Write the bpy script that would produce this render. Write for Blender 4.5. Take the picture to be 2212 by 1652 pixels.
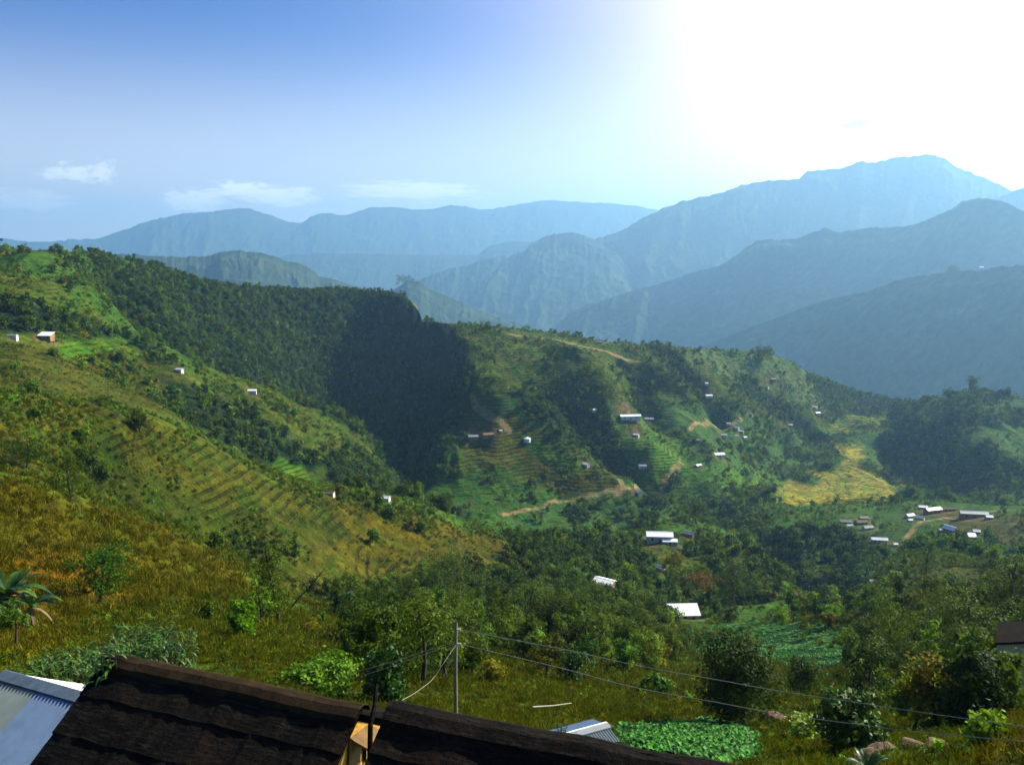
import bpy, math, random
import numpy as np
from mathutils import Vector, Matrix, Euler
C = bpy.context
S = C.scene
for o in list(S.objects):
    bpy.data.objects.remove(o)
PI = math.pi
# ------------------------------------------------------------------ camera
PITCH = math.radians(8.85)
FL = 1804.0                       # focal length in measuring units (picture 2212 x 1652)
cd = bpy.data.cameras.new('camera'); cam = bpy.data.objects.new('camera', cd); S.collection.objects.link(cam)
cam.location = (0, 0, 0); cam.rotation_euler = (PI/2 - PITCH, 0, 0)
cd.sensor_width = 36; cd.lens = 36*FL/2212; cd.clip_start = .3; cd.clip_end = 60000
S.camera = cam
# ------------------------------------------------------------------ light
SUN_AZ, SUN_EL = math.radians(62), math.radians(35)
sd = (math.sin(SUN_AZ)*math.cos(SUN_EL), math.cos(SUN_AZ)*math.cos(SUN_EL), math.sin(SUN_EL))
ld = bpy.data.lights.new('sun', 'SUN'); ld.energy = 5.0; ld.angle = math.radians(.53); ld.color = (1, .92, .76)
lo = bpy.data.objects.new('sun', ld); S.collection.objects.link(lo)
lo.rotation_euler = Vector(sd).to_track_quat('Z', 'Y').to_euler()
W = bpy.data.worlds.new('World'); S.world = W; W.use_nodes = True
def world_nodes():
    nt = W.node_tree; nt.nodes.clear(); L = nt.links.new
    N = lambda t, **k: (lambda n: [setattr(n, a, b) for a, b in k.items()] and n or n)(nt.nodes.new(t))
    out = N('ShaderNodeOutputWorld'); bg = N('ShaderNodeBackground'); bg.inputs[1].default_value = .14
    sky = N('ShaderNodeTexSky', sky_type='NISHITA', sun_disc=False, sun_elevation=SUN_EL, sun_rotation=SUN_AZ,
            altitude=1500, air_density=1.0, dust_density=1.2, ozone_density=3.0)
    tc = N('ShaderNodeTexCoord')
    nrm = N('ShaderNodeVectorMath', operation='NORMALIZE'); L(tc.outputs['Generated'], nrm.inputs[0])
    dot = N('ShaderNodeVectorMath', operation='DOT_PRODUCT'); L(nrm.outputs[0], dot.inputs[0])
    GA, GE = math.radians(47), math.radians(17)        # bright hazy aureole low on the sun's side
    dot.inputs[1].default_value = (math.sin(GA)*math.cos(GE), math.cos(GA)*math.cos(GE), math.sin(GE))
    mx = N('ShaderNodeMath', operation='MAXIMUM'); L(dot.outputs['Value'], mx.inputs[0]); mx.inputs[1].default_value = 0
    pw = N('ShaderNodeMath', operation='POWER'); L(mx.outputs[0], pw.inputs[0]); pw.inputs[1].default_value = 9
    am = N('ShaderNodeMath', operation='MULTIPLY'); L(pw.outputs[0], am.inputs[0]); am.inputs[1].default_value = 14
    ac = N('ShaderNodeMath', operation='MINIMUM'); L(am.outputs[0], ac.inputs[0]); ac.inputs[1].default_value = 6.5
    gl = N('ShaderNodeMix', data_type='RGBA', blend_type='ADD', clamp_factor=False, clamp_result=False); L(ac.outputs[0], gl.inputs[0])
    hs = N('ShaderNodeHueSaturation'); hs.inputs['Saturation'].default_value = SKY_SAT; hs.inputs['Value'].default_value = SKY_VAL
    tn = N('ShaderNodeVectorMath', operation='MULTIPLY'); L(sky.outputs[0], tn.inputs[0]); tn.inputs[1].default_value = (.86, .76, .98); L(tn.outputs[0], hs.inputs['Color'])
    L(hs.outputs[0], gl.inputs[6]); gl.inputs[7].default_value = (1.5, 1.05, .82, 1)
    # horizon band of thicker air and low cumulus
    sx = N('ShaderNodeSeparateXYZ'); L(nrm.outputs[0], sx.inputs[0])
    hb = N('ShaderNodeMapRange'); L(sx.outputs['Z'], hb.inputs[0]); hb.inputs[1].default_value = .26; hb.inputs[2].default_value = -.02
    hb.interpolation_type = 'SMOOTHSTEP'
    hm = N('ShaderNodeMix', data_type='RGBA'); hsc = N('ShaderNodeMath', operation='MULTIPLY'); L(hb.outputs[0], hsc.inputs[0]); hsc.inputs[1].default_value = .9
    L(hsc.outputs[0], hm.inputs[0]); L(gl.outputs[2], hm.inputs[6])
    hcol = N('ShaderNodeMix', data_type='RGBA', clamp_factor=False, blend_type='ADD'); L(pw.outputs[0], hcol.inputs[0])
    hcol.inputs[6].default_value = (4.7, 4.5, 3.9, 1); hcol.inputs[7].default_value = (6, 5.4, 4.6, 1)
    L(hcol.outputs[2], hm.inputs[7])
    # clouds
    last = hm
    def cloud(az, el, wa, we, sc, thr, amt, seed, col=(6.8, 6.6, 6.2, 1)):
        nonlocal last
        az, el = math.radians(az), math.radians(el)
        m = N('ShaderNodeMath', operation='ARCTAN2'); L(sx.outputs['X'], m.inputs[0]); L(sx.outputs['Y'], m.inputs[1])
        u = N('ShaderNodeMath', operation='MULTIPLY_ADD'); L(m.outputs[0], u.inputs[0]); u.inputs[1].default_value = 1/wa; u.inputs[2].default_value = -az/wa
        v = N('ShaderNodeMath', operation='MULTIPLY_ADD'); L(sx.outputs['Z'], v.inputs[0]); v.inputs[1].default_value = 1/we; v.inputs[2].default_value = -math.sin(el)/we
        cx = N('ShaderNodeCombineXYZ'); L(u.outputs[0], cx.inputs[0]); L(v.outputs[0], cx.inputs[1]); cx.inputs[2].default_value = seed
        ln = N('ShaderNodeVectorMath', operation='LENGTH'); 
        c2 = N('ShaderNodeCombineXYZ'); L(u.outputs[0], c2.inputs[0]); L(v.outputs[0], c2.inputs[1]); L(c2.outputs[0], ln.inputs[0])
        nz = N('ShaderNodeTexNoise'); L(cx.outputs[0], nz.inputs['Vector']); nz.inputs['Scale'].default_value = sc; nz.inputs['Detail'].default_value = 6; nz.inputs['Roughness'].default_value = .62
        sb = N('ShaderNodeMath', operation='MULTIPLY_ADD'); L(ln.outputs['Value'], sb.inputs[0]); sb.inputs[1].default_value = -.42; L(nz.outputs[0], sb.inputs[2])
        mr = N('ShaderNodeMapRange'); L(sb.outputs[0], mr.inputs[0]); mr.inputs[1].default_value = thr; mr.inputs[2].default_value = thr+.22; mr.inputs[4].default_value = amt
        mi = N('ShaderNodeMix', data_type='RGBA'); L(mr.outputs[0], mi.inputs[0]); L(last.outputs[2], mi.inputs[6]); mi.inputs[7].default_value = col
        last = mi
    D = lambda px, py: (math.degrees(ray(px, py)[0]), math.degrees(math.atan(ray(px, py)[1])))
    for px, py, wa, we, sc, thr, amt, sdd in [(155, 376, .035, .012, 2.3, .14, .6, 5.2), (225, 372, .014, .014, 2.0, .14, .55, 3.3), (65, 435, .05, .012, 1.6, .1, .5, 3.1),
            (420, 432, .04, .014, 2.6, .11, .85, 9.4), (520, 408, .035, .010, 2.6, .11, .9, 5.2), (600, 425, .05, .014, 2.6, .11, .85, 2.6), (890, 412, .10, .013, 3.2, .11, .6, 4.4)]:
        a, e = D(px, py); cloud(a, e, wa, we, sc, thr, amt, sdd)
    a, e = D(1850, 268); cloud(a, e, .026, .009, 1.6, .12, .75, 6.1, (2.0, 2.5, 2.5, 1))
    L(last.outputs[2], bg.inputs[0]); L(bg.outputs[0], out.inputs[0])
SKY_SAT, SKY_VAL = 1.28, .42
HAZE_DENS, HAZE_COL, HAZE_G = 1.1e-4, (.33, .65, .96), .52
vs = S.view_settings; vs.view_transform = 'Standard'; vs.look = 'None'; vs.gamma = 1; vs.use_curve_mapping = False; vs.exposure = 1.15
S.cycles.max_bounces = 5; S.cycles.diffuse_bounces = 2; S.cycles.glossy_bounces = 2; S.cycles.transmission_bounces = 3; S.cycles.volume_bounces = 2
S.cycles.transparent_max_bounces = 4
# ------------------------------------------------------------------ helpers
cp_, sp_ = math.cos(PITCH), math.sin(PITCH)
def rayv(px, py):
    xc = (np.asarray(px, float) - 1106)/FL; yc = (826 - np.asarray(py, float))/FL
    dy = cp_ + yc*sp_; dz = -sp_ + yc*cp_
    return np.arctan2(xc, dy), dz/np.hypot(xc, dy)
def ray(px, py):
    a, t = rayv(px, py); return float(a), float(t)
def proj(x, y, z):
    d = y*cp_ - z*sp_; u = y*sp_ + z*cp_
    d = np.maximum(d, 1e-3)
    return 1106 + FL*x/d, 826 - FL*u/d
world_nodes()
def pt_r(px, py, r):
    a, t = ray(px, py); return Vector((r*math.sin(a), r*math.cos(a), r*t))
def pt_z(px, py, z):
    a, t = ray(px, py); r = z/t; return Vector((r*math.sin(a), r*math.cos(a), z))
def hash2(ix, iy, seed):
    h = (ix.astype(np.int64)*374761393 + iy.astype(np.int64)*668265263 + seed*974711) & 0xffffffff
    h = ((h ^ (h >> 13))*1274126177) & 0xffffffff
    return ((h ^ (h >> 16)) & 0xffffff)/float(0xffffff)
def vnoise(x, y, seed=0):
    ix = np.floor(x); iy = np.floor(y); fx = x-ix; fy = y-iy
    fx = fx*fx*fx*(fx*(fx*6-15)+10); fy = fy*fy*fy*(fy*(fy*6-15)+10)
    a = hash2(ix, iy, seed); b = hash2(ix+1, iy, seed); c = hash2(ix, iy+1, seed); d = hash2(ix+1, iy+1, seed)
    return (a*(1-fx)+b*fx)*(1-fy) + (c*(1-fx)+d*fx)*fy
def fbm(x, y, seed=0, oc=4, g=.5):
    s = np.zeros_like(x); a = 1; t = 0
    for i in range(oc):
        s += a*(vnoise(x*2**i+i*17.3, y*2**i-i*9.1, seed+i)*2-1); t += a; a *= g
    return s/t
def ridged(x, y, seed=0, oc=4, g=.5):
    s = np.zeros_like(x); a = 1; t = 0
    for i in range(oc):
        s += a*(1-np.abs(vnoise(x*2**i+i*7.7, y*2**i+i*3.3, seed+i)*2-1)*2); t += a; a *= g
    return s/t
def sstep(a, b, x):
    t = np.clip((x-a)/(b-a), 0, 1); return t*t*(3-2*t)
def pchip(xk, yk, xq):
    h = np.diff(xk); dl = np.diff(yk)/h; n = len(xk); m = np.zeros(n)
    m[0] = dl[0]; m[-1] = dl[-1]
    for i in range(1, n-1):
        if dl[i-1]*dl[i] > 0:
            w1 = 2*h[i]+h[i-1]; w2 = h[i]+2*h[i-1]
            m[i] = (w1+w2)/(w1/dl[i-1]+w2/dl[i])
    xq = np.clip(xq, xk[0], xk[-1]); i = np.clip(np.searchsorted(xk, xq)-1, 0, n-2)
    t = (xq-xk[i])/h[i]; t2 = t*t; t3 = t2*t
    return (2*t3-3*t2+1)*yk[i] + (t3-2*t2+t)*h[i]*m[i] + (3*t2-2*t3)*yk[i+1] + (t3-t2)*h[i]*m[i+1]
def tag(o, label=None, cat=None, group=None, kind=None):
    if label: o['label'] = label
    if cat: o['category'] = cat
    if group: o['group'] = group
    if kind: o['kind'] = kind
    return o
def link(o):
    S.collection.objects.link(o); return o
def mesh_np(name, V, F, mats=(), smooth=True, attrs=None, mi=None):
    me = bpy.data.meshes.new(name)
    V = np.asarray(V, np.float32); F = np.asarray(F, np.int32); k = F.shape[1]
    me.vertices.add(len(V)); me.vertices.foreach_set('co', V.ravel())
    me.loops.add(F.size); me.loops.foreach_set('vertex_index', F.ravel())
    me.polygons.add(len(F)); me.polygons.foreach_set('loop_start', np.arange(0, F.size, k, dtype=np.int32))
    me.polygons.foreach_set('loop_total', np.full(len(F), k, np.int32))
    me.polygons.foreach_set('use_smooth', np.full(len(F), smooth))
    if mi is not None: me.polygons.foreach_set('material_index', np.asarray(mi, np.int32))
    for m in mats: me.materials.append(m)
    for nm, arr in (attrs or {}).items():
        if arr.ndim == 2:
            a = me.color_attributes.new(nm, 'FLOAT_COLOR', 'POINT'); c = np.ones((len(V), 4), np.float32); c[:, :3] = arr; a.data.foreach_set('color', c.ravel())
        else:
            a = me.attributes.new(nm, 'FLOAT', 'POINT'); a.data.foreach_set('value', arr.astype(np.float32).ravel())
    me.update(); me.validate()
    return me
def grid_faces(nu, nv):
    i = np.arange(nu-1)[:, None]*nv + np.arange(nv-1)[None, :]
    return np.stack([i, i+nv, i+nv+1, i+1], -1).reshape(-1, 4)
# ------------------------------------------------------------------ materials
class NT:
    def __init__(s, name):
        s.m = bpy.data.materials.new(name); s.m.use_nodes = True; s.t = s.m.node_tree; s.t.nodes.clear()
        s.out = s.t.nodes.new('ShaderNodeOutputMaterial')
    def n(s, t, ins=None, **k):
        x = s.t.nodes.new(t)
        for a, b in k.items(): setattr(x, a, b)
        for a, b in (ins or {}).items():
            if isinstance(b, bpy.types.NodeSocket): s.t.links.new(b, x.inputs[a])
            else: x.inputs[a].default_value = b
        return x
    def math(s, op, a, b=0.0, c=0.0): return s.n('ShaderNodeMath', {0: a, 1: b, 2: c}, operation=op).outputs[0]
    def mix(s, f, a, b, bt='MIX'): return s.n('ShaderNodeMix', {0: f, 6: a, 7: b}, data_type='RGBA', blend_type=bt).outputs[2]
    def rng(s, v, a, b, c=0., d=1.): return s.n('ShaderNodeMapRange', {0: v, 1: a, 2: b, 3: c, 4: d}).outputs[0]
    def noise(s, vec, sc, det=4, ro=.5, k=0): return s.n('ShaderNodeTexNoise', {'Vector': vec, 'Scale': sc, 'Detail': det, 'Roughness': ro}).outputs[k]
    def done(s, sh): s.t.links.new(sh, s.out.inputs[0]); return s.m
def c4(c): return (c[0], c[1], c[2], 1)
def plain(name, col, rough=.8, var=.25, sc=3, metal=0, spec=.2, bump=0, coord='Object'):
    t = NT(name); tc = t.n('ShaderNodeTexCoord').outputs[coord]
    nz = t.noise(tc, sc, 6, .6); k = t.rng(nz, .25, .75, 1-var, 1+var)
    col_ = t.n('ShaderNodeVectorMath', {0: col[:3], 'Scale': k}, operation='SCALE').outputs[0]
    i = {'Base Color': col_, 'Roughness': rough, 'Metallic': metal, 'Specular IOR Level': spec}
    if bump: i['Normal'] = t.n('ShaderNodeBump', {'Height': nz, 'Strength': bump, 'Distance': .05}).outputs[0]
    return t.done(t.n('ShaderNodeBsdfPrincipled', i).outputs[0])
def terrain_mat():
    t = NT('hillside_ground'); geo = t.n('ShaderNodeNewGeometry'); P = geo.outputs['Position']
    col = t.n('ShaderNodeVertexColor', layer_name='Col').outputs[0]
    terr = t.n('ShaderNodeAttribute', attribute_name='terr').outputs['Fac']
    n1 = t.noise(P, .035, 5, .62); n2 = t.noise(P, .22, 6, .7); n3 = t.noise(P, 1.7, 4, .7)
    nc = t.noise(P, .09, 4, .6)
    k1 = t.rng(n1, .3, .7, .62, 1.4); k2 = t.rng(n2, .28, .72, .3, 1.6); k3 = t.rng(n3, .25, .75, .35, 1.6)
    k = t.math('MULTIPLY', t.math('MULTIPLY', t.math('MULTIPLY', k1, k2), k3), .6)
    hue = t.mix(t.rng(nc, .42, .62), col, t.n('ShaderNodeVectorMath', {0: col, 1: (.55, .95, .8)}, operation='MULTIPLY').outputs[0])
    hue = t.mix(t.rng(t.noise(P, .055, 3, .6), .56, .72), hue, t.n('ShaderNodeVectorMath', {0: col, 1: (1.18, 1.02, .7)}, operation='MULTIPLY').outputs[0])
    base = t.n('ShaderNodeVectorMath', {0: hue, 'Scale': k}, operation='SCALE').outputs[0]
    # terrace risers follow the height
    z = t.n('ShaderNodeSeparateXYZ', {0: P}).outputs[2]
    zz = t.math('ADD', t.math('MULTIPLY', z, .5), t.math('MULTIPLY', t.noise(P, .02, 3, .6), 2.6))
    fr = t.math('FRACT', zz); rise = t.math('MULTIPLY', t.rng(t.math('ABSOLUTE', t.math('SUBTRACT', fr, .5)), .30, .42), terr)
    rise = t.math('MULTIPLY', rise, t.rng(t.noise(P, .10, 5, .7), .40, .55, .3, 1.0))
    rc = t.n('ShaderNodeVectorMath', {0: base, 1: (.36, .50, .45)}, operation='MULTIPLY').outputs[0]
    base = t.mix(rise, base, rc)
    h = t.math('ADD', t.math('MULTIPLY', n2, 3.0), t.math('MULTIPLY', n3, .35))
    h = t.math('ADD', h, t.math('MULTIPLY', rise, -1.4))
    bmp = t.n('ShaderNodeBump', {'Height': h, 'Strength': .8, 'Distance': 1.0}).outputs[0]
    return t.done(t.n('ShaderNodeBsdfPrincipled', {'Base Color': base, 'Roughness': .95, 'Specular IOR Level': .05, 'Normal': bmp}).outputs[0])
def range_mat():
    t = NT('far_forest_slopes'); geo = t.n('ShaderNodeNewGeometry'); P = geo.outputs['Position']
    n1 = t.noise(P, .004, 6, .65); n2 = t.noise(P, .03, 5, .65)
    st = t.noise(t.n('ShaderNodeVectorMath', {0: P, 1: (.005, .005, .0016)}, operation='MULTIPLY').outputs[0], 1, 6, .68)
    base = t.mix(t.rng(n1, .4, .62), (.02, .045, .02, 1), (.045, .07, .03, 1))
    base = t.mix(t.rng(st, .62, .72, 0, .45), base, (.14, .13, .08, 1))
    k = t.rng(n2, .3, .7, .5, 1.5)
    base = t.n('ShaderNodeVectorMath', {0: base, 'Scale': k}, operation='SCALE').outputs[0]
    bmp = t.n('ShaderNodeBump', {'Height': n2, 'Strength': .4, 'Distance': 7.0}).outputs[0]
    return t.done(t.n('ShaderNodeBsdfPrincipled', {'Base Color': base, 'Roughness': .95, 'Specular IOR Level': .05, 'Normal': bmp}).outputs[0])
def leaf_mat(name, ca, cb, trans=.25, spec=.25, rough=.5):
    t = NT(name); oi = t.n('ShaderNodeObjectInfo'); geo = t.n('ShaderNodeNewGeometry')
    r = oi.outputs['Random']; P = geo.outputs['Position']
    n = t.noise(P, .9, 3, .6); f = t.math('ADD', t.math('MULTIPLY', r, .6), t.math('MULTIPLY', n, .5))
    col = t.mix(t.rng(f, .15, .85), c4(ca), c4(cb))
    v = t.math('MULTIPLY', t.rng(t.math('FRACT', t.math('MULTIPLY', r, 7.31)), 0, 1, .65, 1.35), t.math('MULTIPLY', t.rng(t.noise(P, 5.0, 2, .6), .3, .7, .65, 1.4), t.rng(t.noise(P, 1.1, 2, .6), .32, .68, .55, 1.6)))
    col = t.n('ShaderNodeVectorMath', {0: col, 'Scale': v}, operation='SCALE').outputs[0]
    b = t.n('ShaderNodeBsdfPrincipled', {'Base Color': col, 'Roughness': rough, 'Specular IOR Level': spec}).outputs[0]
    tr = t.n('ShaderNodeBsdfTranslucent', {0: t.n('ShaderNodeVectorMath', {0: col, 1: (1.3, 1.3, .5)}, operation='MULTIPLY').outputs[0]}).outputs[0]
    return t.done(t.n('ShaderNodeMixShader', {0: trans, 1: b, 2: tr}).outputs[0])
M = {}
M['terrain'] = terrain_mat(); M['range'] = range_mat()
M['leaf_dark'] = leaf_mat('leaf_dark', (.014, .038, .004), (.075, .115, .006), .28, .05)
M['leaf_mid'] = leaf_mat('leaf_mid', (.035, .115, .008), (.12, .18, .008), .25, .05)
M['leaf_olive'] = leaf_mat('leaf_olive', (.065, .085, .004), (.16, .14, .006), .25, .05)
M['leaf_lime'] = leaf_mat('leaf_lime', (.05, .19, .008), (.15, .27, .008), .35, .05)
M['leaf_glossy'] = leaf_mat('leaf_glossy', (.016, .055, .006), (.045, .10, .010), .2, .15, .5)
M['leaf_rust'] = leaf_mat('leaf_rust', (.075, .035, .005), (.11, .065, .006), .25, .05)
M['leaf_banana'] = leaf_mat('leaf_banana', (.012, .05, .006), (.045, .10, .012), .25, .25, .4)
M['cabbage'] = leaf_mat('cabbage_leaf', (.016, .10, .008), (.055, .20, .022), .2, .07, .5)
M['mustard'] = leaf_mat('mustard_leaf', (.16, .28, .015), (.24, .34, .02), .3)
M['dry_grass'] = leaf_mat('dry_grass', (.052, .056, .002), (.115, .10, .003), .25, .03, .8)
M['green_grass'] = leaf_mat('green_grass', (.035, .06, .003), (.075, .085, .004), .25, .03, .8)
M['bark'] = plain('bark', (.06, .045, .03), .95, .5, 4, bump=.6)
M['pale_bark'] = plain('pale_bark', (.16, .13, .09), .95, .4, 4, bump=.6)
# ------------------------------------------------------------------ the valley terrain
ST = {  # station x : (picture y, distance) from near to far
 -700: [(1650,22),(1450,42),(1330,68),(1200,86),(1030,105),(1060,140),(940,185),(835,230),(845,280),(780,350),(700,430),(630,500),(560,580),(525,625),(505,670)],
 0: [(1650,22),(1450,42),(1330,68),(1200,86),(1040,105),(1075,140),(960,170),(848,200),(858,250),(790,350),(730,430),(660,500),(590,580),(555,625),(532,660)],
 318: [(1650,22),(1450,42),(1330,70),(1230,95),(1134,125),(1165,175),(1020,205),(900,236),(935,310),(860,410),(790,500),(730,590),(660,690),(610,770),(574,820)],
 420: [(1650,22),(1450,42),(1330,72),(1250,100),(1175,130),(1205,180),(1070,210),(945,242),(985,330),(880,430),(806,520),(840,600),(740,700),(670,780),(606,850)],
 517: [(1650,22),(1450,42),(1340,75),(1280,105),(1225,130),(1250,180),(1130,212),(1005,243),(1045,350),(930,450),(840,545),(905,660),(780,750),(700,830),(628,890)],
 600: [(1650,22),(1450,42),(1380,70),(1330,105),(1290,130),(1270,185),(1150,218),(1045,248),(1085,370),(960,470),(860,570),(960,720),(830,820),(720,890),(629,950)],
 700: [(1650,22),(1480,40),(1420,65),(1370,95),(1330,130),(1290,200),(1180,230),(1074,258),(1110,380),(1000,490),(900,600),(1010,770),(860,850),(735,920),(630,980)],
 780: [(1650,22),(1490,40),(1430,65),(1380,95),(1335,130),(1290,210),(1190,240),(1090,268),(1125,420),(1040,500),(945,610),(1040,770),(870,860),(740,940),(635,1000)],
 850: [(1650,22),(1500,40),(1440,65),(1390,95),(1340,135),(1290,220),(1200,250),(1100,278),(1130,430),(1090,500),(1035,600),(1045,740),(880,835),(742,915),(640,965)],
 900: [(1650,22),(1500,40),(1440,65),(1390,95),(1340,138),(1290,222),(1205,252),(1110,284),(1140,440),(1100,520),(1064,580),(1045,740),(890,830),(740,890),(663,925)],
 960: [(1650,22),(1510,40),(1450,65),(1400,95),(1345,140),(1290,225),(1210,256),(1130,290),(1155,450),(1090,530),(985,600),(1020,740),(890,825),(735,858),(697,888)],
 990: [(1650,22),(1515,40),(1450,66),(1400,96),(1345,142),(1290,227),(1212,258),(1138,294),(1160,455),(1080,535),(935,610),(910,690),(850,775),(742,835),(699,868)],
 1015: [(1650,22),(1520,40),(1452,67),(1400,98),(1345,144),(1290,229),(1215,260),(1144,298),(1165,458),(1070,540),(960,590),(885,640),(785,720),(735,790),(702,850)],
 1060: [(1650,22),(1530,40),(1455,68),(1400,100),(1343,146),(1290,231),(1222,268),(1155,305),(1170,460),(1060,545),(970,590),(890,640),(800,710),(745,770),(706,820)],
 1150: [(1650,22),(1540,40),(1460,70),(1400,105),(1340,150),(1290,235),(1230,275),(1182,325),(1190,470),(1060,560),(970,610),(890,660),(810,720),(755,785),(716,840)],
 1300: [(1650,24),(1560,45),(1470,80),(1400,125),(1345,180),(1270,280),(1220,325),(1172,370),(1190,480),(1070,570),(980,630),(890,690),(820,750),(775,810),(738,860)],
 1400: [(1650,25),(1570,46),(1480,85),(1410,135),(1345,195),(1290,285),(1215,340),(1160,395),(1175,500),(1070,595),(985,660),(910,730),(840,790),(785,845),(741,890)],
 1500: [(1650,26),(1570,48),(1480,90),(1410,150),(1345,215),(1305,280),(1220,345),(1152,400),(1170,520),(1080,620),(1000,700),(925,770),(850,830),(795,880),(754,920)],
 1600: [(1650,27),(1570,50),(1480,95),(1400,155),(1335,220),(1295,280),(1240,335),(1188,375),(1175,500),(1125,560),(1040,700),(960,800),(880,870),(810,925),(756,970)],
 1700: [(1650,27),(1570,50),(1480,95),(1400,150),(1335,205),(1310,250),(1290,290),(1262,320),(1290,420),(1150,490),(1104,545),(1075,735),(985,885),(870,960),(782,1010)],
 1760: [(1650,27),(1570,50),(1480,95),(1400,145),(1335,190),(1318,230),(1312,262),(1308,290),(1305,400),(1160,480),(1102,550),(1088,720),(970,915),(890,1005),(817,1060)],
 1850: [(1650,27),(1570,48),(1480,95),(1400,140),(1330,185),(1308,235),(1300,270),(1295,300),(1290,390),(1165,470),(1100,550),(1085,715),(960,930),(905,1070),(852,1180)],
 1920: [(1650,25),(1570,46),(1470,90),(1390,135),(1315,180),(1300,235),(1265,280),(1228,320),(1250,400),(1175,460),(1099,550),(1086,710),(950,935),(900,1060),(868,1150)],
 1960: [(1650,25),(1570,45),(1465,88),(1385,132),(1305,178),(1292,232),(1250,280),(1214,322),(1236,400),(1179,455),(1089,560),(1090,690),(1010,800),(935,920),(873,1040)],
 2000: [(1650,24),(1570,44),(1460,85),(1380,130),(1300,175),(1285,230),(1240,280),(1203,325),(1225,400),(1182,450),(1090,560),(1092,690),(1000,790),(925,880),(872,980)],
 2100: [(1650,24),(1570,42),(1455,80),(1375,120),(1295,165),(1280,220),(1245,270),(1212,320),(1228,400),(1185,440),(1095,560),(1098,670),(990,790),(915,870),(856,950)],
 2212: [(1650,22),(1560,38),(1450,75),(1370,110),(1290,150),(1270,200),(1245,250),(1222,300),(1235,380),(1190,430),(1100,550),(1100,650),(1005,780),(920,870),(870,940)],
 2900: [(1650,22),(1560,38),(1450,75),(1370,110),(1290,150),(1270,200),(1245,250),(1222,300),(1235,380),(1190,430),(1100,550),(1100,650),(995,760),(905,850),(850,910)],
}
xs = sorted(ST); NL = 15
AZ = np.linspace(math.radians(-42), math.radians(42), 1130); NA = len(AZ)
KR = np.zeros((NL, NA)); KT = np.zeros((NL, NA))
for k in range(NL):
    sh_ = {8: -55, 9: -42, 10: -20, 11: -4, 12: 2, 13: -24, 14: -45}.get(k, 0); xk_ = [x+(sh_ if 950 <= x <= 1020 else 0) for x in xs]
    aa, tt = rayv(xk_, [ST[x][k][0] for x in xs]); rr = np.array([ST[x][k][1] for x in xs], float)
    KR[k] = np.exp(pchip(aa, np.log(rr), AZ)); KT[k] = pchip(aa, tt, AZ)
KZ = KR*KT
# head (under the houses) and tail (back of the ridge)
R0 = np.full((1, NA), 3.0); Z0 = np.full((1, NA), -9.5); R1 = np.full((1, NA), 13.0); Z1 = np.full((1, NA), -10.3)
KR = np.vstack([R0, R1, KR, KR[-1:]+60, KR[-1:]+260, KR[-1:]+900]); KZ = np.vstack([Z0, Z1, KZ, KZ[-1:]-24, KZ[-1:]-150, np.full((1, NA), -720.)])
NS = [8, 10, 70, 46, 50, 56, 34, 60, 56, 24, 60, 62, 56, 62, 60, 60, 10, 12, 10]
cols_r, cols_z = [], []
for j in range(NA):
    rk = KR[:, j]; q = np.concatenate([np.linspace(rk[i], rk[i+1], NS[i], endpoint=False) for i in range(len(NS))]+[[rk[-1]]])
    cols_r.append(q); cols_z.append(pchip(rk, KZ[:, j], q))
GR = np.array(cols_r); GZ = np.array(cols_z); NR = GR.shape[1]
GX = GR*np.sin(AZ)[:, None]; GY = GR*np.cos(AZ)[:, None]
def col_at(az):
    f = np.clip((az-AZ[0])/(AZ[1]-AZ[0]), 0, NA-1.001); return f
def at(px, py, rmin=16.0):
    a, t = ray(px, py); j = int(round(float(col_at(a)))); r = GR[j]; z = GZ[j]
    ok = (z/r >= t) & (r > rmin); i = int(np.argmax(ok)) if ok.any() else NR-1
    if i > 0:
        e0 = z[i-1]/r[i-1]-t; e1 = z[i]/r[i]-t; w = min(max(-e0/(e1-e0+1e-9), 0), 1) if e0 < 0 else 1
        rr = r[i-1]+(r[i]-r[i-1])*w
    else: rr = r[i]
    return Vector((rr*math.sin(a), rr*math.cos(a), rr*t))
def gz(x, y):
    a = math.atan2(x, y); r = math.hypot(x, y); f = float(col_at(a)); j = int(f); w = f-j
    return float(np.interp(r, GR[j], GZ[j])*(1-w)+np.interp(r, GR[j+1], GZ[j+1])*w)
# carved gullies and raised spurs, laid out on the slope
FEAT = []
def feat(pts, h, w):
    P = [at(x, y) for x, y in pts]; FEAT.append(([(p.x, p.y) for p in P], h*1.45, w))
feat([(1330,765),(1365,800),(1385,850),(1400,900)], -17, 20)
feat([(1405,745),(1440,775),(1490,820),(1530,860)], -20, 22)
feat([(1590,800),(1640,840),(1690,880),(1740,925)], -18, 20)
feat([(1130,820),(1200,870),(1270,920),(1330,980),(1370,1030)], -20, 26)
feat([(1400,775),(1450,830),(1500,870)], 9, 16)
feat([(1500,765),(1560,800),(1620,855),(1690,920)], 10, 20)
feat([(1015,850),(1090,895),(1180,950),(1270,1005),(1340,1050)], 14, 30)
feat([(1200,760),(1280,820),(1340,880)], 9, 22)
feat([(1680,790),(1730,840),(1790,890)], 9, 18)
feat([(440,640),(450,700),(470,760)], -16, 26)
feat([(560,650),(565,720),(590,790)], 14, 26)
feat([(680,650),(690,740),(720,820)], -14, 24)
feat([(240,620),(280,680),(330,740)], -16, 26)
feat([(100,600),(180,650),(240,700)], 10, 26)
feat([(200,1000),(330,1060),(480,1130)], -5, 12)
feat([(400,870),(480,930),(600,1000),(690,1040)], -13, 24)
feat([(1950,960),(2010,1000),(2080,1060)], -13, 30)
feat([(2050,860),(2100,930),(2130,1000)], 12, 30)
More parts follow.
